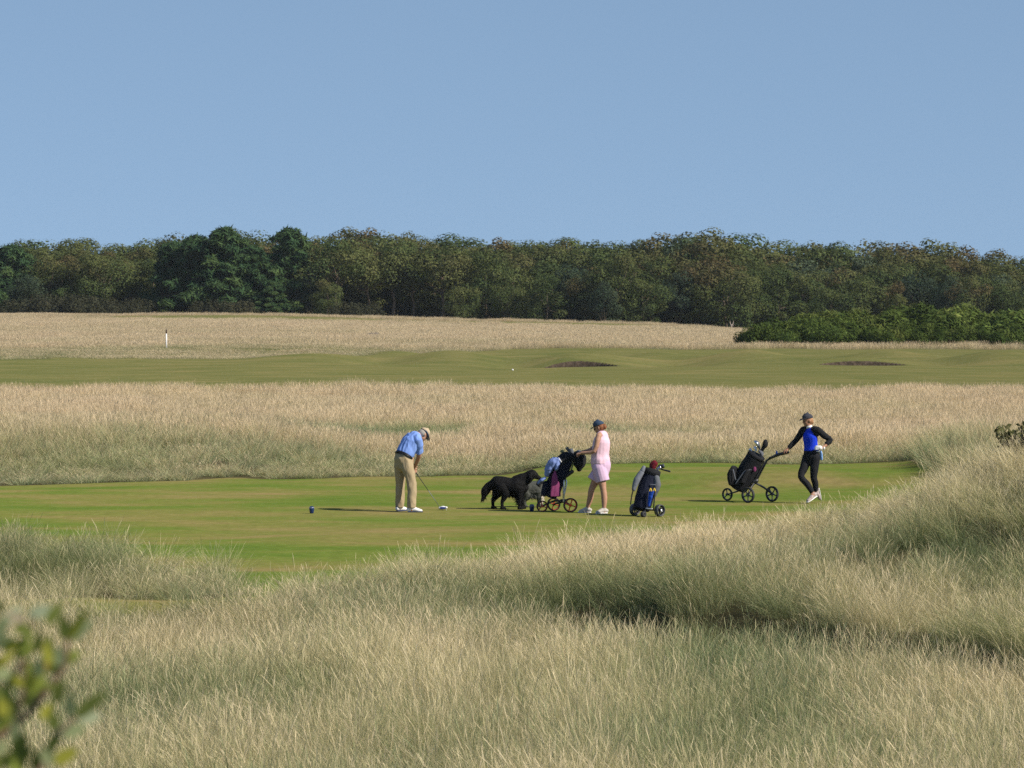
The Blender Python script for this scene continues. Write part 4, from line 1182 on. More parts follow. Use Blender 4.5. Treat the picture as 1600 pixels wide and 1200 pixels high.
# ---------------------------------------------- the woman in pink
def build_woman():
    y0 = 75.6; root = ray(930, 802, y0); root.z = float(H(root.x, root.y))
    A = lambda *p: np.array(p, float)
    def P(u, v, y=0.0):                      # photo pixel to local metres
        k = (y0 + y) / F
        return A((u - 930) * k, y, (802 - v) * k)
    f = unit((-0.93, 0.36, 0)); s = np.array([-f[1], f[0], 0])         # her left is -s in y: (-.36,-.93)
    L = s
    pel = P(939, 727); waist = P(938, 710); chest = P(940, 691); shl = P(941, 681); neck = P(939, 677)
    head = P(936.2, 668.5); hf = unit((-0.90, 0.30, -0.30)); hu = A(-0.1, 0, 1)
    shL = shl + L * .165 + A(-.01, 0, .0); shR = shl - L * .165
    elL = P(928, 704, -.20); haL = P(908, 707.5, -.10)
    elR = P(925, 703, .22); haR = P(909.5, 706.5, .10)
    hipL = pel + L * .09 - A(0, 0, .04); hipR = pel - L * .09 - A(0, 0, .04)
    # near leg is the left one; it stands a little behind, the other steps forward
    knR = P(924.5, 765, .05); anR = P(918, 794, .10)
    knL = P(942.5, 765, -.14); anL = P(943.5, 795, -.16)
    anR[2] = .085; anL[2] = .085
    toR = anR + unit((-0.97, 0.2, 0)) * .17; toL = anL + unit((-0.75, -.35, 0)) * .17
    B = [chain([pel - A(0, 0, .06), pel, waist, chest, shl], [(.16, .12), (.175, .13), (.135, .105), (.155, .115), (.13, .075)], s),
         chain([shl, neck, head - hu * .05], [.062, .048, .048], s),
         chain([hipR, hipR * .45 + knR * .55, knR, knR * .55 + anR * .45 + A(.012, 0, 0), anR, anR - A(0, 0, .05)], [.10, .078, .056, .056, .036, .034], s),
         chain([hipL, hipL * .45 + knL * .55, knL, knL * .55 + anL * .45 + A(.012, 0, 0), anL, anL - A(0, 0, .05)], [.10, .078, .056, .056, .036, .034], s),
         chain([shl, shR, elR, haR], [.05, .053, .041, .026], f), chain([shl, shL, elL, haL], [.05, .053, .041, .026], f)]
    B += head_parts(head, hf, hu, .95)
    B += hand(haL, unit(haL - elL) + A(0, 0, -.1), (0, .3, -1), 1.1, .93, -1) + hand(haR, unit(haR - elR), (0, -.3, -1), 1.1, .93, 1)
    o = person("person", root, "woman in pale pink sleeveless top, pink shorts and navy cap holding a trolley handle", B, m_skin)
    hem = P(938, 723)
    grow("top", [chain([hem - A(0, 0, .02), hem + A(0, 0, .05), waist, chest, shl], [(.205, .178), (.200, .172), (.178, .155), (.185, .155), (.150, .098)], s, (0, 1)),
                 chain([shl, neck - A(0, 0, .0)], [.07, .057], s, (1, 0)),
                 chain([shl, shL * .75 + shl * .25], [.078, .070], f, (1, 0)), chain([shl, shR * .75 + shl * .25], [.078, .070], f, (1, 0))], m_pink, 0.008, 3, o, 0.010, 7, (1.2, 1.2, .6), 4)
    hmR = P(927, 752, .05); hmL = P(942, 752, -.11)
    grow("shorts", [chain([hem + A(0, 0, .03), pel, pel - A(0, 0, .09)], [(.190, .168), (.198, .175), (.172, .16)], s, (0, 1)),
                    chain([hipR, hipR * .5 + hmR * .5, hmR], [.128, .130, .128], s, (1, 0)), chain([hipL, hipL * .5 + hmL * .5, hmL], [.128, .130, .126], s, (1, 0))], m_pink2, 0.008, 3, o, 0.010, 6, (1, 1, .5), 8)
    for an, to in ((anR, toR), (anL, toL)):
        u_, so = shoe_parts(an, to, .98)
        sh = grow("shoe", u_, m_greyshoe, 0.006, 2, o); solid("sole", so, m_white, sh)
    cr, br = cap_parts(head, hf, hu, 1.0)
    cp = grow("cap", cr, m_capnavy, 0.006, 2, o); solid("brim", br, m_capnavy, cp)
    hs = np.cross(hu, hf)
    grow("hair", [ball(head - hf * .028 + hu * .005, (.080, .080, .076), hs, hu), ball(head - hf * .105 - hu * .012, (.045, .04, .05), hs, hu)], m_hair_red, 0.006, 2, o, 0.005, 40)
    for e in eye_parts(head, hf, hu, .95): solid("eye", e, m_eye, o)
    solid("sunglasses", [chain([head + hf * .092 + hu * .006 + hs * .055, head + hf * .102 + hu * .006, head + hf * .092 + hu * .006 - hs * .055], [(.018, .006), (.017, .006), (.018, .006)], hu)], m_glass, o)
    return o, root, haL, haR
WOMAN = build_woman()

# ---------------------------------------------- the girl in blue and black
def build_girl():
    y0 = 79.1; root = ray(1262, 786, y0); root.z = float(H(root.x, root.y))
    A = lambda *p: np.array(p, float)
    def P(u, v, y=0.0):
        k = (y0 + y) / F
        return A((u - 1262) * k, y, (786.5 - v) * k)
    f = unit((-0.62, -0.78, 0)); s = np.array([-f[1], f[0], 0])       # her left: (+.78,-.62)
    L = s
    pel = P(1267.5, 712); waist = P(1267, 701); chest = P(1266, 684); shl = P(1266, 673.5); neck = P(1264.5, 667)
    head = P(1261.8, 657.5); hf = unit((-0.93, -0.30, -0.10)); hu = A(-0.03, 0, 1)
    shL = P(1277, 672.5, -.10); shR = P(1255.5, 673, .10)
    elR = P(1244.5, 688.5, .14); haR = P(1231.5, 702, .10)
    elL = P(1297, 688, -.02); haL = P(1283.5, 699.5, -.14)
    hipL = pel + L * .085 - A(0, 0, .03); hipR = pel - L * .085 - A(0, 0, .03)
    knR = P(1251, 744.5, -.10); anR = P(1269.5, 771, -.20)
    knL = P(1271, 746, -.06); anL = P(1274.5, 769, .0)
    toR = P(1256.5, 784, -.34); toL = P(1276, 781, .02)
    B = [chain([pel - A(0, 0, .05), pel, waist, chest, shl], [(.135, .10), (.15, .115), (.115, .09), (.135, .10), (.12, .07)], s),
         chain([shl, neck, head - hu * .05], [.058, .046, .047], s),
         chain([hipR, hipR * .5 + knR * .5, knR, knR * .55 + anR * .45 + A(.015, 0, 0), anR, anR * .85 + toR * .15], [.088, .073, .053, .052, .036, .034], s),
         chain([hipL, hipL * .5 + knL * .5, knL, knL * .55 + anL * .45 + A(.015, 0, 0), anL, anL - A(0, 0, .05)], [.088, .073, .053, .052, .036, .034], s),
         chain([shl, shR, elR, haR], [.05, .05, .038, .025], f), chain([shl, shL, elL, haL], [.05, .05, .038, .025], f)]
    B += head_parts(head, hf, hu, .95)
    B += hand(haR, unit(haR - elR) + A(-.2, 0, .25), (0, 0.1, -1), 0.9, .92, 1)
    gd = unit(P(1270, 698, -.24) - haL)
    B += hand(haL, gd, unit((-.2, .9, -.2)), 0.7, .92, 1)
    o = person("person", root, "slim golfer in royal blue top with black sleeves and leggings, one hand on hip", B, m_skin_d)
    hem = P(1267, 704.5)
    grow("top", [chain([hem - A(0, 0, .005), waist + A(0, 0, .05), chest, shl], [(.150, .122), (.136, .112), (.152, .122), (.128, .082)], s, (0, 1)),
                 chain([shl, neck], [.066, .054], s, (1, 0))], m_royal, 0.007, 3, o, 0.007, 8, (1.2, 1.2, .6), 4)
    for sh, el, ha in ((shR, elR, haR), (shL, elL, haL)):
        inn = shl * .55 + sh * .45 + A(0, 0, .012)
        end = el * .12 + ha * .88 if sh is shR else el * .50 + ha * .50
        grow("sleeve", [chain([inn, sh + A(0, 0, .004), el * .5 + sh * .5, el, end], [.076, .070, .062, .054, .045], f, (1, 0)), ball(sh * .8 + shl * .2 - A(0, 0, .03), (.074, .066, .088))], m_black, 0.007, 3, o, 0.005, 12, (1, 1, 1), 5)
    solid("collar", [chain([neck + A(.002, 0, -.020), neck + (head - neck) * .20], [.063, .054], s, (0, 0), 18, 1)], m_white, o)
    grow("leggings", [chain([hem + A(0, 0, .012), pel, pel - A(0, 0, .08)], [(.146, .116), (.162, .128), (.140, .12)], s, (0, 1)),
                      chain([hipR, hipR * .5 + knR * .5, knR, knR * .55 + anR * .45 + A(.015, 0, 0), anR + (knR - anR) * .06], [.100, .084, .063, .060, .045], s, (1, 0)),
                      chain([hipL, hipL * .5 + knL * .5, knL, knL * .55 + anL * .45 + A(.015, 0, 0), anL + (knL - anL) * .06], [.100, .084, .063, .060, .045], s, (1, 0))], m_black, 0.008, 3, o, 0.004, 10, (1, 1, .6), 8)
    m_trainer = mat_simple("pinkish_white_mesh", (0.40, 0.33, 0.32), 0.7, 0.9, 30)
    # crossing foot flat, supporting foot up on its toe
    d = unit(toR - anR)
    u_, so = shoe_parts(anR, anR + unit((d[0], d[1], 0)) * .19, .98, (0, 0, 1)) if anR[2] < .12 else (None, None)
    upR = unit(A(-0.30, -.1, 1))
    base = anR.copy()
    toe = anR + unit((-.72, -.60, -.42)) * .21
    up_ = unit(np.cross(unit(toe - anR), [.6, -.72, 0])); up_ = up_ if up_[2] > 0 else -up_
    u_, so = shoe_parts(anR, toe, .98, up_)
    sh = grow("shoe", u_, m_trainer, 0.006, 2, o); solid("sole", so, m_white, sh)
    toe = anL + unit((.18, -.12, -1.0)) * .17
    up_ = unit(A(-.9, -.3, .1)); up_ = unit(up_ - unit(toe - anL) * np.dot(up_, unit(toe - anL)))
    u_, so = shoe_parts(anL, toe, .95, up_)
    sh = grow("shoe", u_, m_trainer, 0.006, 2, o); solid("sole", so, m_white, sh)
    cr, br = cap_parts(head, hf, hu, 1.02)
    cp = grow("cap", cr, m_capgrey, 0.006, 2, o); solid("brim", br, m_capgrey, cp)
    hs = np.cross(hu, hf)
    solid("cap_button", [ball(head + hu * .148, (.016, .016, .012))], m_white, cp)
    grow("hair", [ball(head - hf * .030 + hu * .002, (.080, .078, .074), hs, hu), ball(head - hf * .085 - hu * .03, (.04, .032, .05), hs, hu)], m_hair_fair, 0.006, 2, o, 0.005, 40)
    for e in eye_parts(head, hf, hu, .95): solid("eye", e, m_eye, o)
    gl = hand(haL + gd * .004, gd, unit((-.2, .9, -.2)), 0.7, 1.06, 1)
    grow("glove", gl + [ball(haL + gd * .055 - A(0, .01, 0), (.05, .035, .045))], m_white, 0.006, 2, o)
    solid("wrist_watch", [chain([haL - gd * .045, haL - gd * .02], [.036, .034], f, (0, 0), 14, 1)], m_white, o)
    grow("hand_towel", [chain([P(1279, 702, -.05), P(1282, 708, -.06), P(1283, 718, -.05)], [(.03, .015), (.035, .018), (.030, .016)], s)], cloth("sky_blue_towel", (.25, .45, .85)), 0.006, 2, o, 0.006, 14)
    return o, root, haR
GIRL = build_girl()
# ------------------------------------------------------------------ the dogs
def fur_mat(name, c, var=0.35):
    return mat_simple(name, c, 0.75, var, 35.0, 0.4, 0, 0.12)
m_blackfur = fur_mat("black_fur", (0.006, 0.006, 0.0065))
m_whitefur = fur_mat("white_fur", (0.62, 0.56, 0.46), 0.2)
m_greyfur = fur_mat("grizzled_fur", (0.070, 0.075, 0.067), 0.7)

def fringe(rs, pts, n, length, down, width=0.012):
    """pointed locks of hair hanging from a line"""
    pts = np.asarray(pts, float); out = []
    seg = rs.rand(n) * (len(pts) - 1)
    for q in seg:
        i = int(q); p = pts[i] * (1 - (q - i)) + pts[i + 1] * (q - i) + rs.normal(size=3) * 0.012
        d = unit(np.asarray(down) + rs.normal(size=3) * 0.25); l = length * (0.5 + 0.8 * rs.rand())
        out.append(chain([p, p + d * l * .5, p + d * l + np.array([-.1, 0, -.1]) * l], [width, width * .8, width * .15], (0, 1, 0), (1, 1), 5, 1))
    return out

def build_black_dog():
    y0 = 76.9; root = ray(790, 796.5, y0); root.z = float(H(root.x, root.y))
    A = lambda *p: np.array(p, float)
    def P(u, v, y=0.0):
        k = (y0 + y) / F
        return A((u - 790) * k, y, (796.5 - v) * k)
    S = (0, 1, 0)
    B = [chain([P(769, 759), P(776, 757), P(785, 757.5), P(796, 760), P(806, 761), P(813, 762), P(817, 765)], [(.09, .10), (.135, .15), (.135, .145), (.145, .15), (.16, .195), (.14, .20), (.09, .13)], S),
         chain([P(808, 756), P(816, 751.5), P(823, 748), P(829, 744)], [(.12, .15), (.105, .135), (.09, .115), (.08, .09)], S),
         chain([P(826, 743), P(832, 742), P(836, 743.5)], [(.075, .08), (.082, .088), (.06, .065)], S),
         chain([P(834, 744), P(839, 746), P(844, 748.3)], [(.05, .058), (.042, .045), (.032, .034)], S),
         chain([P(769, 756), P(764, 760), P(758.5, 768), P(754.5, 779)], [(.045, .05), (.055, .075), (.055, .085), (.02, .03)], S)]
    for y in (.085, -.085):                                     # ears
        B.append(chain([P(829, 739.5, y), P(828, 745, y * 1.15), P(828.5, 751, y * 1.1)], [(.018, .03), (.022, .042), (.014, .03)], S))
    # hind legs: stifle forward and high, hock behind
    for y, hx in ((.09, -1.0), (-.09, 13.5)):
        B.append(chain([P(776 + hx * .5, 762, y), P(779 + hx * .75, 771, y), P(773.0 + hx, 781, y), P(771.0 + hx, 785, y), P(771.5 + hx, 793, y)], [(.085, .115), (.066, .088), (.036, .045), (.027, .033), (.024, .028)], S))
        B.append(chain([P(770.5 + hx, 794.3, y), P(775.5 + hx, 795, y)], [.032, .026], S))
    for y, hx in ((.085, 5.0), (-.085, .5)):
        B.append(chain([P(810 + hx * .3, 764, y), P(811.5 + hx * .6, 774, y), P(811.5 + hx, 783, y), P(811 + hx, 793, y)], [(.07, .11), (.048, .062), (.030, .036), (.024, .028)], S))
        B.append(chain([P(810.5 + hx, 794.3, y), P(815 + hx, 795, y)], [.033, .027], S))
    o = grow("dog", B, m_blackfur, 0.010, 3, None, 0.005, 26, (.45, 1, .9), 2)
    o.location = root
    tag(o, "large long haired black dog standing with its head towards the trolley", "dog")
    rs = np.random.RandomState(4)
    for nm, line, n, l, d in (("belly_fringe", [P(788, 768), P(797, 772), P(807, 776)], 110, .07, (.1, 0, -1)),
                              ("tail_fringe", [P(767, 758), P(762, 765), P(757, 773), P(754.5, 779)], 150, .085, (-.15, 0, -1)),
                              ("leg_fringe", [P(808, 768, -.08), P(809, 780, -.085), P(810, 788, -.085)], 80, .055, (-.7, 0, -.8)),
                              ("leg_fringe", [P(772, 766, -.03), P(771, 776, 0), P(772, 780, .02)], 70, .06, (-.4, 0, -1)),
                              ("chest_fringe", [P(815, 757), P(818, 764), P(816, 771)], 90, .075, (.2, 0, -1)),
                              ("ear_fringe", [P(828, 743, -.1), P(829, 751, -.1)], 40, .035, (0, 0, -1))):
        solid(nm, fringe(rs, line, n, l, d, 0.007), m_blackfur, o)
    hd = P(834.5, 742.5)
    for y in (.055, -.055): solid("eye", [ball(P(836, 741.3, y), .011)], m_eye, o)
    solid("nose", [ball(P(845.2, 747.5), (.018, .022, .016))], m_dark, o)
build_black_dog()

def build_grey_dog():
    y0 = 77.6; root = ray(834.5, 794.5, y0); root.z = float(H(root.x, root.y))
    A = lambda *p: np.array(p, float)
    def P(u, v, y=0.0):
        k = (y0 + y) / F
        return A((u - 836) * k, y, (796.5 - v) * k)
    S = (0, 1, 0)
    B = [chain([P(816, 770), P(823, 768), P(832, 769), P(840, 769), P(846, 771)], [(.10, .12), (.135, .16), (.13, .155), (.13, .16), (.10, .14)], S),
         chain([P(842, 766), P(845, 762), P(846, 759)], [(.09, .11), (.08, .09), (.07, .075)], S),
         chain([P(843, 760), P(847, 759.5), P(850, 761)], [(.07, .072), (.068, .07), (.045, .048)], S),
         chain([P(849, 761), P(852, 763), P(854, 765)], [(.042, .044), (.034, .035), (.025, .026)], S),
         chain([P(816, 768), P(811, 771), P(807, 777)], [(.035, .04), (.04, .05), (.015, .02)], S)]
    for y in (.07, -.07): B.append(chain([P(845, 756.5, y), P(843.5, 760, y * 1.2), P(843.5, 764, y * 1.15)], [(.014, .025), (.018, .034), (.012, .025)], S))
    for y, hx in ((.08, 0), (-.08, 2.5)):
        B.append(chain([P(820 + hx, 773, y), P(823 + hx, 779, y), P(818.5 + hx, 786, y), P(819 + hx, 793.5, y)], [(.075, .10), (.055, .075), (.034, .040), (.028, .03)], S))
        B.append(chain([P(819 + hx, 794, y), P(823 + hx, 795, y)], [.028, .023], S))
    for y, hx in ((.08, 3), (-.08, 0)):
        B.append(chain([P(843 + hx, 773, y), P(844 + hx, 781, y), P(844 + hx, 793, y)], [(.06, .085), (.04, .05), (.028, .03)], S))
        B.append(chain([P(844 + hx, 794, y), P(848 + hx, 795, y)], [.029, .023], S))
    o = grow("dog", B, m_greyfur, 0.010, 3, None, 0.007, 28, (.6, 1, .8), 7)
    o.location = root
    tag(o, "smaller shaggy grey dog with white chest half hidden behind the black dog", "dog")
    rs = np.random.RandomState(6)
    solid("white_chest", fringe(rs, [P(848, 764, -.06), P(850, 772, -.09), P(848, 780, -.10), P(847, 788, -.10)], 170, .06, (.12, -.1, -1), .006), m_whitefur, o)
    solid("white_ruff", fringe(rs, [P(849, 766, -.03), P(851, 772, -.02), P(849.5, 780, .02), P(848, 789, .05)], 150, .05, (.2, 0, -1), .006), m_whitefur, o)
    solid("belly_fringe", fringe(rs, [P(818, 775, -.1), P(830, 778, -.1), P(840, 779, -.1)], 150, .055, (0, 0, -1), .008), m_greyfur, o)
    solid("ear_fringe", fringe(rs, [P(842, 758, -.08), P(843, 765, -.09)], 40, .04, (0, 0, -1), .007), m_greyfur, o)
    grow("dark_head", [ball(P(846, 758.8), (.078, .078, .066)), chain([P(845, 756.5, -.075), P(843, 761, -.095), P(843, 766, -.09)], [(.022, .035), (.026, .045), (.016, .032)], S)], m_blackfur, .01, 3, o, .004, 26)
    for y in (.05, -.05): solid("eye", [ball(P(850, 759.3, y), .010)], m_eye, o)
    solid("nose", [ball(P(855, 765), (.014, .016, .013))], m_dark, o)
build_grey_dog()
# ------------------------------------------------------------------ trolleys, bags, clubs
def local(u0, v0, y0):
    def P(u, v, y=0.0):
        k = (y0 + y) / F
        return np.array([(u - u0) * k, y, (v0 - v) * k])
    return P

def lathe(c, axis, prof, sides=28):
    """turn a closed profile [(radius, along axis)] about an axis through c"""
    ax = unit(axis); e1 = unit(np.cross(ax, [0.2, 0.3, 0.93])); e2 = np.cross(ax, e1); c = np.asarray(c, float)
    a = np.linspace(0, 2 * np.pi, sides, endpoint=False)
    m = len(prof)
    V = np.concatenate([[c + e1 * r * math.cos(t) + e2 * r * math.sin(t) + ax * h for r, h in prof] for t in a])
    Q = []
    for i in range(sides):
        for j in range(m):
            i2, j2 = (i + 1) % sides, (j + 1) % m
            Q.append((i * m + j, i2 * m + j, i2 * m + j2, i * m + j2))
    return V, np.array(Q), np.zeros((0, 3), int)

def wheel(root, c, axle, R, w, rim_mat, spokes=5, tyre=0.17, name="wheel"):
    axle = unit(axle); c = np.asarray(c, float)
    e1 = unit(np.cross(axle, [0, 0, 1])); e2 = np.cross(axle, e1)
    parts = [lathe(c, axle, [(R * 0.86, -w * .35), (R * 0.86, w * .35), (R * 0.76, w * .30), (R * 0.76, -w * .30)]),
             lathe(c, axle, [(R * 0.20, -w * .55), (R * 0.20, w * .55), (0.002, w * .6), (0.002, -w * .6)], 14)]
    for i in range(spokes):
        a = 6.283 * i / spokes + 0.3; d = e1 * math.cos(a) + e2 * math.sin(a)
        parts.append(chain([c + d * R * .12, c + d * R * .5, c + d * R * .80], [(R * .10, w * .22), (R * .075, w * .2), (R * .11, w * .22)], np.cross(axle, d), (1, 1), 8, 1))
    o = solid(name, parts, rim_mat, root)
    t = R * tyre
    solid("tyre", [lathe(c, axle, [(R * .84, -w * .5), (R * .95, -w * .5), (R, -w * .25), (R, w * .25), (R * .95, w * .5), (R * .84, w * .5)])], m_rubber, o)
    return o

def bag_parts(b, t, r, side):
    ax = unit(t - b); n = np.cross(ax, side)
    L = np.linalg.norm(t - b)
    body = [chain([b, b + ax * L * .12, b + ax * L * .5, b + ax * L * .85, t], [(r * .92, r * .85), (r * 1.0, r * .95), (r * 1.04, r * 1.0), (r * .95, r * .92), (r * .88, r * .86)], side, (0, 0), 20)]
    return body, ax, n

CLUBS = 'golf clubs standing in the bags'
def golf_club(root_loc, base, d, L, kind, label, mat=None, side=(0, 1, 0)):
    """a club standing head up in a bag: kind iron, wood or cover"""
    o = empty("golf_club", Vector(root_loc) + Vector(base)); d = unit(d)
    z = np.zeros(3); side = unit(np.asarray(side) - d * np.dot(side, d)); n = np.cross(d, side)
    solid("shaft", [chain([z - d * .35, d * (L - .02)], [.0055, .0050], side, (1, 1), 8, 1)], m_steel, o)
    e = d * L
    if kind == 'iron':
        solid("club_head", [chain([e - d * .01, e + n * .035 + d * .012, e + n * .075 + d * .035], [(.008, .012), (.010, .026), (.009, .034)], side, (1, 1), 12)], mat or m_steel, o)
    elif kind == 'wood':
        solid("club_head", [chain([e - d * .01, e + n * .04 + d * .02, e + n * .095 + d * .028], [(.03, .022), (.055, .036), (.042, .024)], side, (1, 1), 14)], mat or m_dark, o)
    else:
        solid("head_cover", [chain([e - d * .16, e - d * .06, e + d * .02, e + n * .03 + d * .075], [(.028, .026), (.036, .034), (.056, .052), (.048, .042)], side, (1, 1), 14)], mat or m_black, o)
    tag(o, label, "golf club", CLUBS)
    return o

m_orange = mat_simple("orange_rim", (0.75, 0.12, 0.035), 0.4, 0.05, 10)
m_orange_shade = mat_simple("orange_rim_shaded", (0.42, 0.07, 0.03), 0.5, 0.1, 10)  # orange rim with the shade on middle and front wheels put into its colour
m_greyrim = mat_simple("dark_grey_rim", (0.10, 0.105, 0.115), 0.4, 0.1, 10, 0, 0.3)
m_silver = mat_simple("silver_tube", (0.62, 0.64, 0.66), 0.35, 0.05, 10, 0, 0.8)
m_olive = mat_simple("khaki_tube", (0.22, 0.22, 0.13), 0.45, 0.05, 10, 0, 0.3)
m_greycloth = cloth("grey_bag_cloth", (0.11, 0.12, 0.14))
m_palegrey = cloth("pale_grey_cloth", (0.16, 0.175, 0.21))
m_purple = cloth("plum_towel_cloth", (0.22, 0.045, 0.13))
m_jacket = cloth("mid_blue_jacket_cloth", (0.17, 0.24, 0.50))
m_navy = cloth("navy_cloth", (0.008, 0.011, 0.026))
m_red = cloth("dark_red_knit", (0.12, 0.008, 0.016))
m_bluecloth = cloth("bright_blue_cloth", (0.015, 0.075, 0.45))
m_yellow = cloth("yellow_cloth", (0.70, 0.50, 0.06))
TROL = 'golf trolleys on the tee'; BAGS = 'golf bags on the trolleys'

def ground_root(u, v, y0):
    r = ray(u, v, y0); r.z = float(H(r.x, r.y)); return r

# ---- the girl's black trolley
def trolley_black():
    y0 = 79.4; root = ground_root(1178, 783, y0); P = local(1178, 783, y0); A = np.array
    h = unit((-.75, .66, 0)); a = unit((.66, .75, 0))
    o = empty("golf_trolley", root); tag(o, "black three wheeled push trolley held by the golfer in royal blue", "golf trolley", TROL)
    c1 = P(1167.7, 771, -.22); c2 = P(1207.5, 771, .22); c3 = P(1139, 771, .55)
    c1[2] = c2[2] = .15; c3[2] = .125
    wheel(o, c1, a, .150, .05, m_greyrim); wheel(o, c2, a, .150, .05, m_greyrim); wheel(o, c3, a, .122, .045, m_greyrim, 3)
    hub = P(1179, 752); top = P(1196, 719.5); hd = P(1231, 704.8, -.0)
    fr = [chain([hub + a * .03, top + a * .03], [.018, .017], a), chain([hub - a * .03, top - a * .03], [.018, .017], a),
          chain([hub, hub * .45 + c1 * .55 + A([0, 0, .03]), c1 + A([0, 0, 0])], [(.022, .016)] * 3, a), chain([hub, hub * .45 + c2 * .55 + A([0, 0, .02]), c2], [(.022, .016)] * 3, a),
          chain([hub - A([0, 0, .02]), P(1160, 764, .2), c3 + A([0, 0, .0]) + h * -.02], [.018, .016, .013], a),
          chain([hub - A([.02, 0, -.02]), hub + A([.03, 0, .03])], [.045, .045], a), chain([P(1174, 751), P(1183, 748)], [.03, .03], a)]
    solid("frame", fr, m_dark, o)
    solid("handle", [chain([top, P(1201, 715.5), P(1213, 709.5), P(1224, 706)], [.018, .020, .032, .028], a), chain([P(1220, 707.4), hd], [.032, .028], a), chain([P(1203, 713.5, -.02), P(1214, 709, -.02)], [(.045, .024), (.042, .02)], a)], m_dark, o)
    solid("ball_holder", [chain([P(1213.8, 707.5), P(1213.3, 703.5)], [.022, .018], a, (1, 1), 10)], mat_simple("blue_plastic", (.06, .16, .55), .4), o)
    # bag
    b, t = P(1153, 762.5, .12), P(1182, 709, -.02)
    bo = empty("golf_bag", root + Vector(b)); tag(bo, "plain black golf bag on the trolley held by the golfer in royal blue", "golf bag", BAGS)
    body, ax, n = bag_parts(b * 0, t - b, .190, a)
    rel = lambda p: p - b
    grow("body", body, m_black, .012, 3, bo, .008, 8, (1, 1, .5), 2)
    grow("side_pocket", [chain([rel(P(1145, 752, -.02)), rel(P(1143.5, 740, -.03)), rel(P(1147.5, 729, -.03))], [(.12, .065), (.125, .075), (.11, .045)], a)], m_black, .01, 3, bo, .005, 10)
    grow("front_pocket", [chain([rel(P(1160, 751, -.14)), rel(P(1168, 733, -.15))], [(.075, .03), (.07, .03)], a)], m_black, .01, 3, bo)
    solid("strap", [chain([rel(P(1148.5, 753, -.16)), rel(P(1156, 742, -.17)), rel(P(1164, 732.5, -.17)), rel(P(1174, 731, -.14))], [(.014, .004)] * 4, n)], m_greycloth, bo)
    solid("zip", [chain([rel(P(1144.6, 731, -.15)), rel(P(1148.6, 747, -.15))], [.008, .008], n)], m_palegrey, bo)
    solid("collar", [chain([t - b - ax * .05, t - b + ax * .015], [.178, .172], a, (0, 0), 22, 1)], m_black, bo)
    solid("tag", [ball(rel(P(1178.5, 730.5, -.16)), (.03, .01, .05))], m_purple, bo)
    for off, L, k, m, lab in ((n * -.02 + a * .05, .22, 'cover', m_black, "black covered driver standing highest in the plain black bag"), (n * .05 + a * -.04, .19, 'wood', m_steel, "bright headed fairway wood standing at the top of the plain black bag"),
                              (n * -.10 + a * .02, .06, 'wood', m_greycloth, "dark grey headed wood low at the back of the plain black bag"), (n * .09 + a * .06, .05, 'iron', None, "steel iron on the handle side of the plain black bag, upper"),
                              (n * .11 - a * .03, .0, 'iron', None, "steel iron on the handle side of the plain black bag, lower"), (n * .06 + a * .10, .10, 'iron', m_greycloth, "dull iron between the woods of the plain black bag")):
        s_ = n if np.dot(n, [1, 0, 0]) > 0 else n
        golf_club(root, t + off, ax + off * .25, L, k, lab, m, a)
    return o
trolley_black()

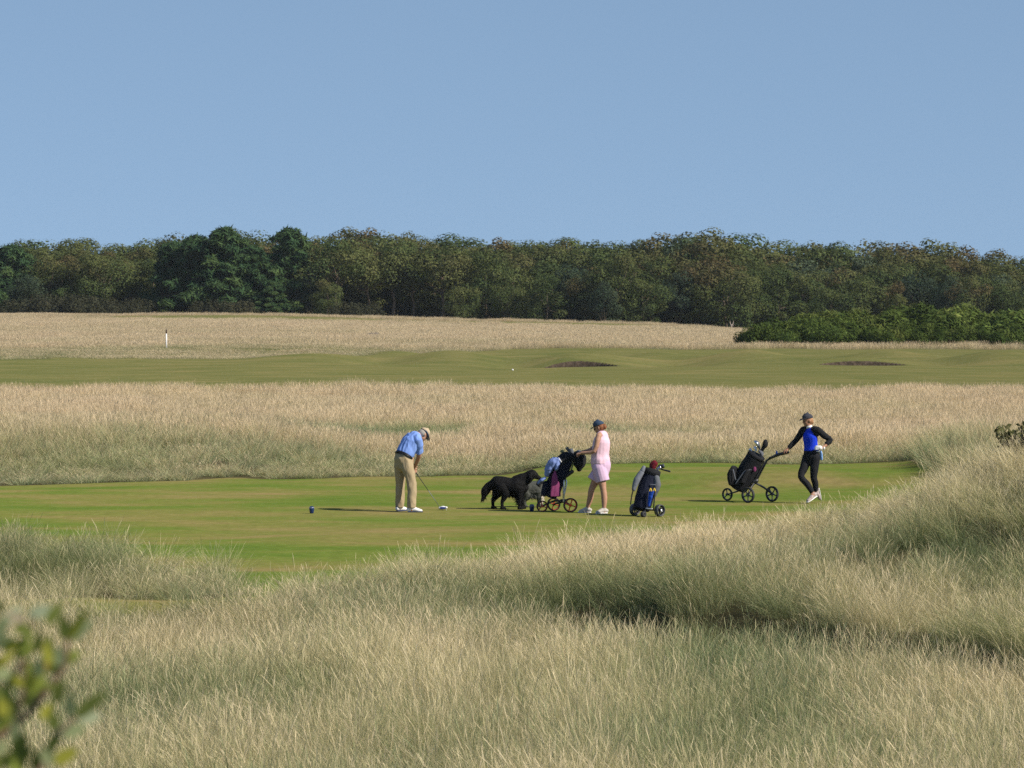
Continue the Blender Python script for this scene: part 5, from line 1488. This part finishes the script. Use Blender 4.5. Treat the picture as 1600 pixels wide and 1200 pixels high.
# ---- the woman's trolley with orange rims
def trolley_orange():
    y0 = 76.0; root = ground_root(868, 801, y0); P = local(868, 801, y0); A = np.array
    h = unit((-.9, -.44, 0)); a = unit((-.44, .9, 0)); a2 = unit((-.2, .98, 0))
    o = empty("golf_trolley", root); tag(o, "push trolley with orange wheel rims and silver legs pushed by the woman in pink", "golf trolley", TROL)
    c1 = P(891.2, 789.5, -.15); c2 = P(865.5, 789, .30); c3 = P(847, 790, -.05)
    c1[2] = .13; c2[2] = .125; c3[2] = .105
    wheel(o, c1, a2, .132, .06, m_orange, 4, .25); wheel(o, c2, a2, .125, .06, m_orange_shade, 4, .25); wheel(o, c3, a2, .105, .055, m_orange_shade, 3, .25)
    hub = P(880.5, 785)
    solid("leg", [chain([P(880.8, 746, -.05), hub + A([0, -.05, 0])], [.018, .017], a)], m_silver, o)
    solid("leg", [chain([P(883.5, 751, .06), P(885, 757, .05), P(880.5, 780, .03)], [.015, .015, .014], a)], m_silver, o)
    solid("frame", [chain([hub, c1], [.024, .020], a), chain([hub, c2], [.020, .018], a), chain([hub, P(866, 784), c3], [.02, .018, .016], a), chain([P(877, 784), P(884, 784)], [.035, .035], a),
                    chain([P(874, 774, .05), P(882, 750, .05)], [.012, .012], a)], m_dark, o)
    solid("handle_tube", [chain([P(890.5, 742), P(896, 725), P(901, 710)], [.014, .013, .013], a)], m_olive, o)
    solid("bracket", [chain([P(885, 744), P(894, 738)], [.04, .035], a)], m_dark, o)
    solid("handle", [chain([P(901, 710), P(903.5, 706.5), P(908, 707)], [.016, .030, .022], a), chain([P(903.5, 706.5, -.13), P(903.5, 706.5, .14)], [.022, .022], (1, 0, 0))], m_greycloth, o)
    po = grow("hanging_pouch", [chain([P(901, 712, .03), P(905, 718, .03), P(905.5, 727, .03), P(905, 734, .03)], [(.07, .10), (.085, .135), (.08, .115), (.05, .05)], a2)], m_black, .01, 3, None, .006, 9)
    po.location = root; tag(po, "black soft bag hanging from the trolley handle below the woman's hands", "bag")
    # bag
    b, t = P(857, 777, .05), P(885, 718, .0)
    bo = empty("golf_bag", root + Vector(b)); tag(bo, "dark golf bag with a hooded top on the orange wheeled trolley", "golf bag", BAGS)
    rel = lambda p: p - b
    body, ax, n = bag_parts(b * 0, t - b, .155, a2)
    grow("body", body, m_navy, .012, 3, bo, .008, 8, (1, 1, .5), 5)
    grow("hood", [chain([rel(P(876, 724)), rel(P(884, 717)), rel(P(893, 715)), rel(P(899, 715))], [(.16, .12), (.16, .12), (.12, .09), (.06, .05)], a2)], m_black, .012, 3, bo, .008, 8)
    solid("strap", [chain([rel(P(860.5, 757.5, -.18)), rel(P(867, 755, -.20)), rel(P(873, 752, -.17))], [(.016, .004)] * 3, n)], m_black, bo)
    solid("collar", [chain([rel(P(873, 717, -.1)), rel(P(876.5, 722, -.16))], [(.03, .012), (.03, .012)], a2)], m_white, bo)
    grow("pocket", [chain([rel(P(850, 772, -.02)), rel(P(853, 757, -.04))], [(.11, .06), (.10, .055)], a2)], m_navy, .01, 3, bo)
    j = grow("jacket", [chain([P(872, 719, -.10), P(864, 723, -.08), P(857.5, 733, -.06), P(854.5, 743, -.05)], [(.09, .045), (.13, .075), (.13, .065), (.08, .04)], a2), chain([P(871, 724, -.16), P(869, 733, -.17)], [(.06, .04), (.05, .03)], a2)], m_jacket, .01, 3, None, .028, 9, (1, 1, 1), 3)
    j.location = root; tag(j, "blue jacket bundled over the front of the dark golf bag", "jacket")
    j2 = grow("blue_cloth", [chain([P(851.5, 748, -.08), P(846, 751, -.09), P(841, 756, -.08)], [(.06, .03), (.07, .03), (.03, .02)], a2)], m_jacket, .008, 3, None, .01, 9, (1, 1, 1), 6)
    j2.location = root; tag(j2, "blue cloth hanging at the lower front of the dark golf bag beside the black dog", "cloth")
    tw = grow("towel", [chain([P(867, 737, -.20), P(866.5, 747, -.22), P(867.5, 760, -.23), P(867.8, 776, -.23)], [(.015, .02), (.058, .020), (.085, .018), (.098, .017)], unit((1, .15, 0)), (1, 0))], m_purple, .008, 3, None, .010, 9, (1.4, 1, .3), 2)
    tw.location = root; tag(tw, "plum coloured towel hanging down the side of the dark golf bag", "towel")
    for off, L, k, m, lab in ((n * -.05 + a2 * .03, .05, 'cover', m_greycloth, "grey covered driver at the top of the hooded bag"), (n * .02 - a2 * .05, .10, 'iron', m_greycloth, "dull iron sticking highest out of the hooded bag"),
                              (n * .07 + a2 * .02, .02, 'iron', m_olive, "khaki toned club head on the handle side of the hooded bag")):
        golf_club(root, t + off + ax * .05, ax + off * .2, L, k, lab, m, a2)
    return o
trolley_orange()

# ---- the trolley standing alone
def trolley_alone():
    y0 = 74.6; root = ground_root(1011, 808, y0); P = local(1011, 808, y0); A = np.array
    a = unit((.80, -.60, 0)); h = unit((-.6, -.8, 0))
    o = empty("golf_trolley", root); tag(o, "two wheeled trolley with fat grey tyres standing alone on the tee", "golf trolley", TROL)
    c1 = P(992.5, 799, .22); c2 = P(1030.5, 801, -.10); c1[2] = c2[2] = .108
    wa = unit((.72, -.69, 0))
    m_fat = mat_simple("dark_grey_tyre", (.06, .065, .072), .45, .1, 12, 0, 0, .5)
    for c in (c1, c2):
        w = wheel(o, c, wa, .108, .085, m_dark, 5)
        w.children[0].data.materials[0] = m_fat
        solid("hub_cap", [lathe(c - wa * -.046, wa, [(.03, -.004), (.03, .004), (.002, .008), (.002, -.008)], 12)], m_silver, w)
    mid = (c1 + c2) / 2 + A([0, 0, .02])
    solid("axle", [chain([c1, c2], [.012, .012], h, (1, 1), 10)], m_dark, o)
    solid("strut", [chain([P(1012.5, 769, -.12), P(1011, 791, -.13)], [.010, .010], a)], m_dark, o)
    solid("strut", [chain([P(1023, 769, -.16), P(1020.5, 797, -.16)], [.012, .012], a)], m_dark, o)
    solid("crossbar", [chain([P(1009, 795, -.15), P(1018, 796, -.17)], [.012, .012], h)], m_silver, o)
    solid("front_roller", [lathe(P(1004.5, 803.0, -.3) * A([1, 1, 0]) + A([0, 0, .05]), wa, [(.05, -.03), (.05, .03), (.01, .03), (.01, -.03)], 16)], m_rubber, o)
    solid("foot", [chain([mid, P(1004.5, 801, -.3)], [.02, .016], a)], m_dark, o)
    solid("handle", [chain([P(1020, 745, .30), P(1030, 735.5, .28), P(1038, 737, .25), P(1047, 739, .22)], [.014, .014, .014, .017], a)], m_dark, o)
    b, t = P(1001.5, 798, -.02), P(1019, 738, .14)
    bo = empty("golf_bag", root + Vector(b)); tag(bo, "navy golf bag with pale grey side panel on the trolley standing alone", "golf bag", BAGS)
    rel = lambda p: p - b
    body, ax, n = bag_parts(b * 0, t - b, .165, a)
    grow("body", body, m_navy, .012, 3, bo, .008, 8, (1, 1, .5), 9)
    grow("side_panel", [chain([rel(P(1002, 740, .0)), rel(P(994.5, 752, -.02)), rel(P(990, 766, -.03))], [(.05, .05), (.06, .06), (.035, .04)], a)], m_palegrey, .01, 3, bo, .006, 9)
    grow("side_pocket", [chain([rel(P(1026, 748, .0)), rel(P(1026.5, 760, -.02)), rel(P(1022.5, 775, -.03))], [(.05, .06), (.07, .07), (.03, .05)], a)], m_greycloth, .01, 3, bo, .006, 9)
    solid("handle_loop", [chain([rel(P(990, 764, -.05)), rel(P(987, 775, -.06)), rel(P(985, 789, -.06))], [(.016, .008)] * 3, h)], m_black, bo)
    solid("collar", [chain([t - b - ax * .10, t - b + ax * .02], [.165, .160], a, (0, 0), 22, 1)], m_black, bo)
    solid("rain_hood", [chain([rel(P(1003.5, 737, .0)), rel(P(1006, 731.5, .02))], [(.045, .04), (.035, .03)], a)], m_palegrey, bo)
    solid("badge", [chain([rel(P(1016, 758, -.10)), rel(P(1023, 758.5, -.13))], [.010, .010], h)], m_palegrey, bo)
    cl = grow("towel", [chain([P(1017.5, 767, -.19), P(1015.5, 777, -.20), P(1013, 791, -.19)], [(.06, .02), (.045, .02), (.025, .015)], a)], m_bluecloth, .008, 3, None, .008, 12)
    cl.location = root; tag(cl, "bright blue towel with yellow loops hanging on the bag that stands alone", "towel")
    for u in (1015.8, 1021.8): solid("loop", [chain([P(u - 1.6, 767.5, -.22), P(u, 763.5, -.22), P(u + 1.6, 767.5, -.22)], [.010, .011, .010], (0, 1, 0))], m_yellow, cl)
    for off, L, k, m, lab in ((a * -.05 + n * .03, .10, 'cover', m_red, "dark red covered driver in the bag that stands alone"), (a * .04 + n * -.05, .05, 'cover', m_red, "lower dark red covered wood in the bag that stands alone"),
                              (a * .08 + n * .04, .09, 'wood', m_navy, "navy headed wood in the bag that stands alone"), (a * .10 - n * .03, .05, 'iron', None, "steel iron tilted towards the handle of the bag that stands alone"),
                              (a * .12 + n * .02, .10, 'iron', m_greycloth, "dull iron highest at the handle side of the bag that stands alone"), (a * -.12 + n * .0, .0, 'iron', None, "steel iron nearest the pale grey panel of the bag that stands alone")):
        golf_club(root, t + off, ax + off * .5, L, k, lab, m, h)
    return o
trolley_alone()

# ---- tee markers, marker post, small things
def tee_marker(u, v, y0, label):
    r = ground_root(u, v, y0); o = empty("tee_marker", r); tag(o, label, "tee marker", "blue tee markers")
    mb = mat_simple("blue_enamel", (0.012, 0.030, 0.105), 0.25, 0.1, 10, 0, 0, .6)
    solid("barrel", [lathe((0, 0, 0), (0, 0, 1), [(.030, -.01), (.036, .02), (.046, .07), (.045, .10), (.034, .125), (.003, .132), (.003, -.01)], 20)], mb, o)
    solid("band", [lathe((0, 0, 0), (0, 0, 1), [(.0465, .098), (.0475, .102), (.0455, .106), (.040, .102)], 20)], mat_simple("pale_band", (.35, .40, .5), .3), o)
tee_marker(487, 803, 75.5, "dark blue barrel tee marker alone on the turf left of the man")
tee_marker(831, 798, 76.2, "dark blue barrel tee marker in front of the shaggy grey dog")

r = on_ground(260, 544, 200); po = empty("marker_post", r); tag(po, "thin white post with dark top beside the far fairway", "post")
solid("post", [chain([(0, 0, -.2), (0, 0, .86)], [.038, .038], (1, 0, 0), (0, 0), 12, 1)], m_white, po)
solid("post_top", [chain([(0, 0, .86), (0, 0, 1.06)], [.042, .038], (1, 0, 0), (0, 1), 12, 1)], mat_simple("brown_paint", (.06, .03, .02), .6), po)
r = ray(580, 529, 306); r.z = float(H(r.x, r.y))
rk = grow("boulder", [ball((0, 0, .22), (.40, .3, .28)), ball((.33, 0, .3), (.26, .22, .26)), ball((-.36, .1, .12), (.3, .22, .2))], mat_simple("weathered_stone", (.17, .145, .115), .9, .4, 4), .05, 2, None, .08, 3)
rk.location = r; tag(rk, "small dark grey boulder half sunk in the pale far rough", "boulder")
r = ray(1143, 508, 458); r.z = float(H(r.x, r.y))
db = solid("dead_branch", [chain([(0, 0, -.2), (.05, 0, .5), (-.02, 0, 1.0)], [.11, .10, .07]), chain([(-.02, 0, .85), (-.2, 0, 1.2), (-.22, 0, 1.5)], [.06, .06, .03]), chain([(0, 0, .9), (.25, .1, 1.2), (.3, .1, 1.55)], [.06, .05, .03]), chain([(0, 0, .9), (.4, 0, 1.0)], [.05, .03])], mat_simple("bleached_wood", (.38, .32, .27), .8, .2, 5))
db.location = r; db.scale = (.7, .7, .8); tag(db, "bleached forked dead branch at the wood's edge left of the gorse", "branch")
r = on_ground(801, 579, 150); fb = link("golf_ball", rawmesh("far_ball", [ball((0, 0, .03), .045)]), m_white); fb.location = r; tag(fb, "white ball lying on the far fairway below the dark bunker", "golf ball")
# ------------------------------------------------------------------ the bramble on the dune and the shrub close to the camera
m_bramble = leaf_mat("bramble_leaf", [(0.0, (0.045, 0.055, 0.022, 1)), (0.5, (0.10, 0.11, 0.045, 1)), (1.0, (0.20, 0.19, 0.10, 1))])
cr, tk, _ = make_bush(301, 0.50, 0.40, m_bramble, 14, 18, 0.07, 1.5, 0.3, 0.3, 0.24)
bp = ray(1600, 722, 60.0)
br = empty("bramble_bush", (bp.x, bp.y, float(H(bp.x, bp.y)) + 0.18)); tag(br, "small leafy bramble poking above the grass of the dune crest", "bush")
link("crown", cr, None, br).color = (.5, .5, 0, 1); link("stem", tk, None, br)

def leaf_mesh(L, W, fold=0.25, curl=0.3):
    """one lance-shaped leaf along +X, folded on its midrib"""
    n = 9; V, Q = [], []
    for i in range(n):
        t = i / (n - 1); w = W * (math.sin(math.pi * min(1, t ** 0.8)) ** 0.8) * 0.5 + 0.0004
        x = L * t; z = -curl * L * t * t
        V += [(x, w, z + w * fold), (x, 0, z), (x, -w, z + w * fold)]
    for i in range(n - 1):
        a = i * 3; Q += [(a, a + 3, a + 4, a + 1), (a + 1, a + 4, a + 5, a + 2)]
    return np.array(V), np.array(Q)

def near_shrub():
    rs = np.random.RandomState(8)
    d0 = 4.5; K = d0 / 6.5
    def at(u, v, dy=0.0): return np.array(ray(u, v, d0 + dy))
    base = np.array([-1.25 * K, 6.7 * K, 0]); base[2] = float(H(base[0], base[1]))
    o = empty("willow_shrub", base); tag(o, "out of focus leafy shoots of a shrub close to the camera", "shrub")
    loc = lambda p: np.asarray(p) - base
    twig_m = mat_simple("reddish_twig", (.15, .085, .065), .7, .3, 40)
    t1 = [base, np.array([-1.12 * K, 6.65 * K, 3.15]), at(-60, 1215), at(0, 1150), at(43, 1116), at(75, 1075), at(100, 1040), at(106, 1000)]
    t2 = [np.array([-1.12 * K, 6.65 * K, 3.15]), at(20, 1290), at(62, 1200), at(84, 1150), at(100, 1138), at(128, 1112)]
    t3 = [at(-40, 1190, .1), at(5, 1080, .1), at(32, 1040, .05), at(45, 1000, .05), at(52, 965)]
    t4 = [at(0, 1150), at(32, 1100), at(36, 1060), at(40, 1020)]
    t5 = [base, np.array([-1.3 * K, 6.8 * K, 3.3]), np.array([-1.25 * K, 6.8 * K, 3.65]), np.array([-1.15 * K, 6.8 * K, 3.88])]
    for pts, r in ((t1, .008), (t2, .006), (t3, .005), (t4, .0035), (t5, .009)):
        solid("twig", [chain([loc(p) for p in pts], list(np.linspace(r * K, r * K * .35, len(pts))), (0, 1, 0), (1, 1), 8)], twig_m, o)
    cols = {'d': (.17, .21, .055), 'g': (.27, .33, .07), 'y': (.42, .42, .07), 'p': (.44, .50, .32), 't': (.60, .47, .36), 'o': (.58, .37, .10), 's': (.35, .41, .21)}
    mats = {}
    for k, c in cols.items():
        m, nt, out = new_mat("willow_leaf_" + {'d': 'dark', 'g': 'green', 'y': 'yellow', 'p': 'pale', 't': 'tan', 'o': 'orange', 's': 'sage'}[k])
        tc = nt.nodes.new("ShaderNodeTexCoord"); nz = nt.nodes.new("ShaderNodeTexNoise"); nz.inputs['Scale'].default_value = 60
        nt.links.new(tc.outputs['Object'], nz.inputs['Vector'])
        leafy_out(nt, out, mixc(nt, nz.outputs['Fac'], tuple(x * .75 for x in c) + (1,), tuple(min(1, x * 1.25) for x in c) + (1,)), .55)
        mats[k] = m
    # (u, v of the stalk end, u, v of the tip, width px, colour)
    LV = [(44, 962, 88, 950, 15, 'p'), (2, 963, 42, 976, 15, 't'), (20, 980, 54, 992, 16, 'd'), (104, 1000, 97, 962, 14, 'd'), (108, 1000, 139, 950, 13, 'y'), (108, 1002, 146, 968, 12, 's'), (22, 1026, 58, 1010, 15, 'd'), (58, 1020, 62, 985, 12, 'd'),
          (73, 1038, 77, 990, 13, 'd'), (80, 1040, 70, 1000, 9, 'y'), (92, 1040, 126, 1016, 17, 'g'), (94, 1042, 90, 1010, 12, 's'), (60, 1058, 74, 1034, 12, 'o'), (36, 1104, 72, 1070, 17, 'd'), (62, 1074, 104, 1074, 12, 'd'),
          (118, 1122, 168, 1080, 15, 'd'), (120, 1124, 158, 1118, 17, 'p'), (112, 1122, 110, 1080, 12, 's'), (98, 1148, 134, 1136, 15, 's'), (84, 1142, 82, 1110, 13, 'd'), (66, 1126, 80, 1098, 12, 'y'), (8, 1120, 2, 1090, 13, 'y'), (14, 1122, 12, 1092, 12, 'd'),
          (24, 1180, 40, 1146, 17, 'd'), (84, 1192, 122, 1170, 15, 'y'), (78, 1196, 70, 1165, 14, 's'), (88, 1150, 92, 1122, 12, 'p'), (0, 1000, 30, 1012, 14, 'g'), (-20, 960, 8, 942, 16, 'd'), (-6, 1060, 20, 1050, 14, 's'), (30, 1020, 46, 992, 12, 'g'),
          (-8, 1010, 20, 995, 14, 's'), (12, 1060, 38, 1072, 13, 'y'), (-15, 1075, 12, 1095, 14, 'd'), (40, 1060, 50, 1030, 12, 'g'), (10, 1195, 40, 1200, 14, 'g'), (50, 1205, 75, 1190, 13, 'p'), (-10, 1180, 12, 1160, 13, 's')]
    for i in range(34):                       # the rest of the shrub, outside the frame to the left
        p = np.array([(-1.0 - .5 * rs.rand()) * K, (6.5 + .5 * rs.rand()) * K, CAMZ + (-1.6 + 1.2 * rs.rand()) * K])
        u, v = uv(*p); LV.append((u, v, u + 40 * rs.rand() - 5, v - 40 * rs.rand(), 14, 'dgsyg'[rs.randint(5)]))
    for i in range(26):                       # more leaves among the twigs in view
        v = 975 + 235 * rs.rand(); u = -20 + (125 - 0.16 * (v - 1000)) * rs.rand() ** 1.2; an = 1.1 + 1.2 * (rs.rand() - .5); l = 30 + 18 * rs.rand()
        LV.append((u, v, u + l * math.cos(an), v - l * math.sin(an), 11 + 4 * rs.rand(), 'gdysgygdp'[rs.randint(9)]))
    for (u0, v0, u1, v1, w, k) in LV:
        dy = 0.10 * (rs.rand() - .5)
        a, b = at(u0, v0, dy), at(u1, v1, dy + 0.03 * (rs.rand() - .5))
        L = np.linalg.norm(b - a); X = (b - a) / L
        N = unit(np.array([.25 * rs.normal(), -1 + .2 * rs.normal(), .45 + .3 * rs.normal()])); N = unit(N - X * np.dot(N, X)); Y = np.cross(N, X)
        V, Q = leaf_mesh(L, w * d0 / F * 1.5, .3, .12 * rs.rand())
        W = loc(a) + V[:, :1] * X + V[:, 1:2] * Y + V[:, 2:3] * N
        me = np_mesh("leaf", W, Q, True); me.materials.append(mats[k])
        link("leaf", me, None, o)
near_shrub()

# ------------------------------------------------------------------ the air
def haze_box():
    x0, x1, y0, y1, z0, z1 = -700, 700, -30, 900, -6, 19
    V = [(x0,y0,z0),(x1,y0,z0),(x1,y1,z0),(x0,y1,z0),(x0,y0,z1),(x1,y0,z1),(x1,y1,z1),(x0,y1,z1)]
    me = np_mesh("haze", np.array(V, float), np.array([(3,2,1,0),(4,5,6,7),(0,1,5,4),(1,2,6,5),(2,3,7,6),(3,0,4,7)]))
    m, nt, out = new_mat("thin_air")
    v = nt.nodes.new("ShaderNodeVolumePrincipled")
    v.inputs['Color'].default_value = (0.80, 0.90, 1.0, 1)
    v.inputs['Density'].default_value = 0.00006
    nt.links.new(v.outputs[0], out.inputs['Volume'])
    tag(link("haze", me, m), kind="stuff")
haze_box()
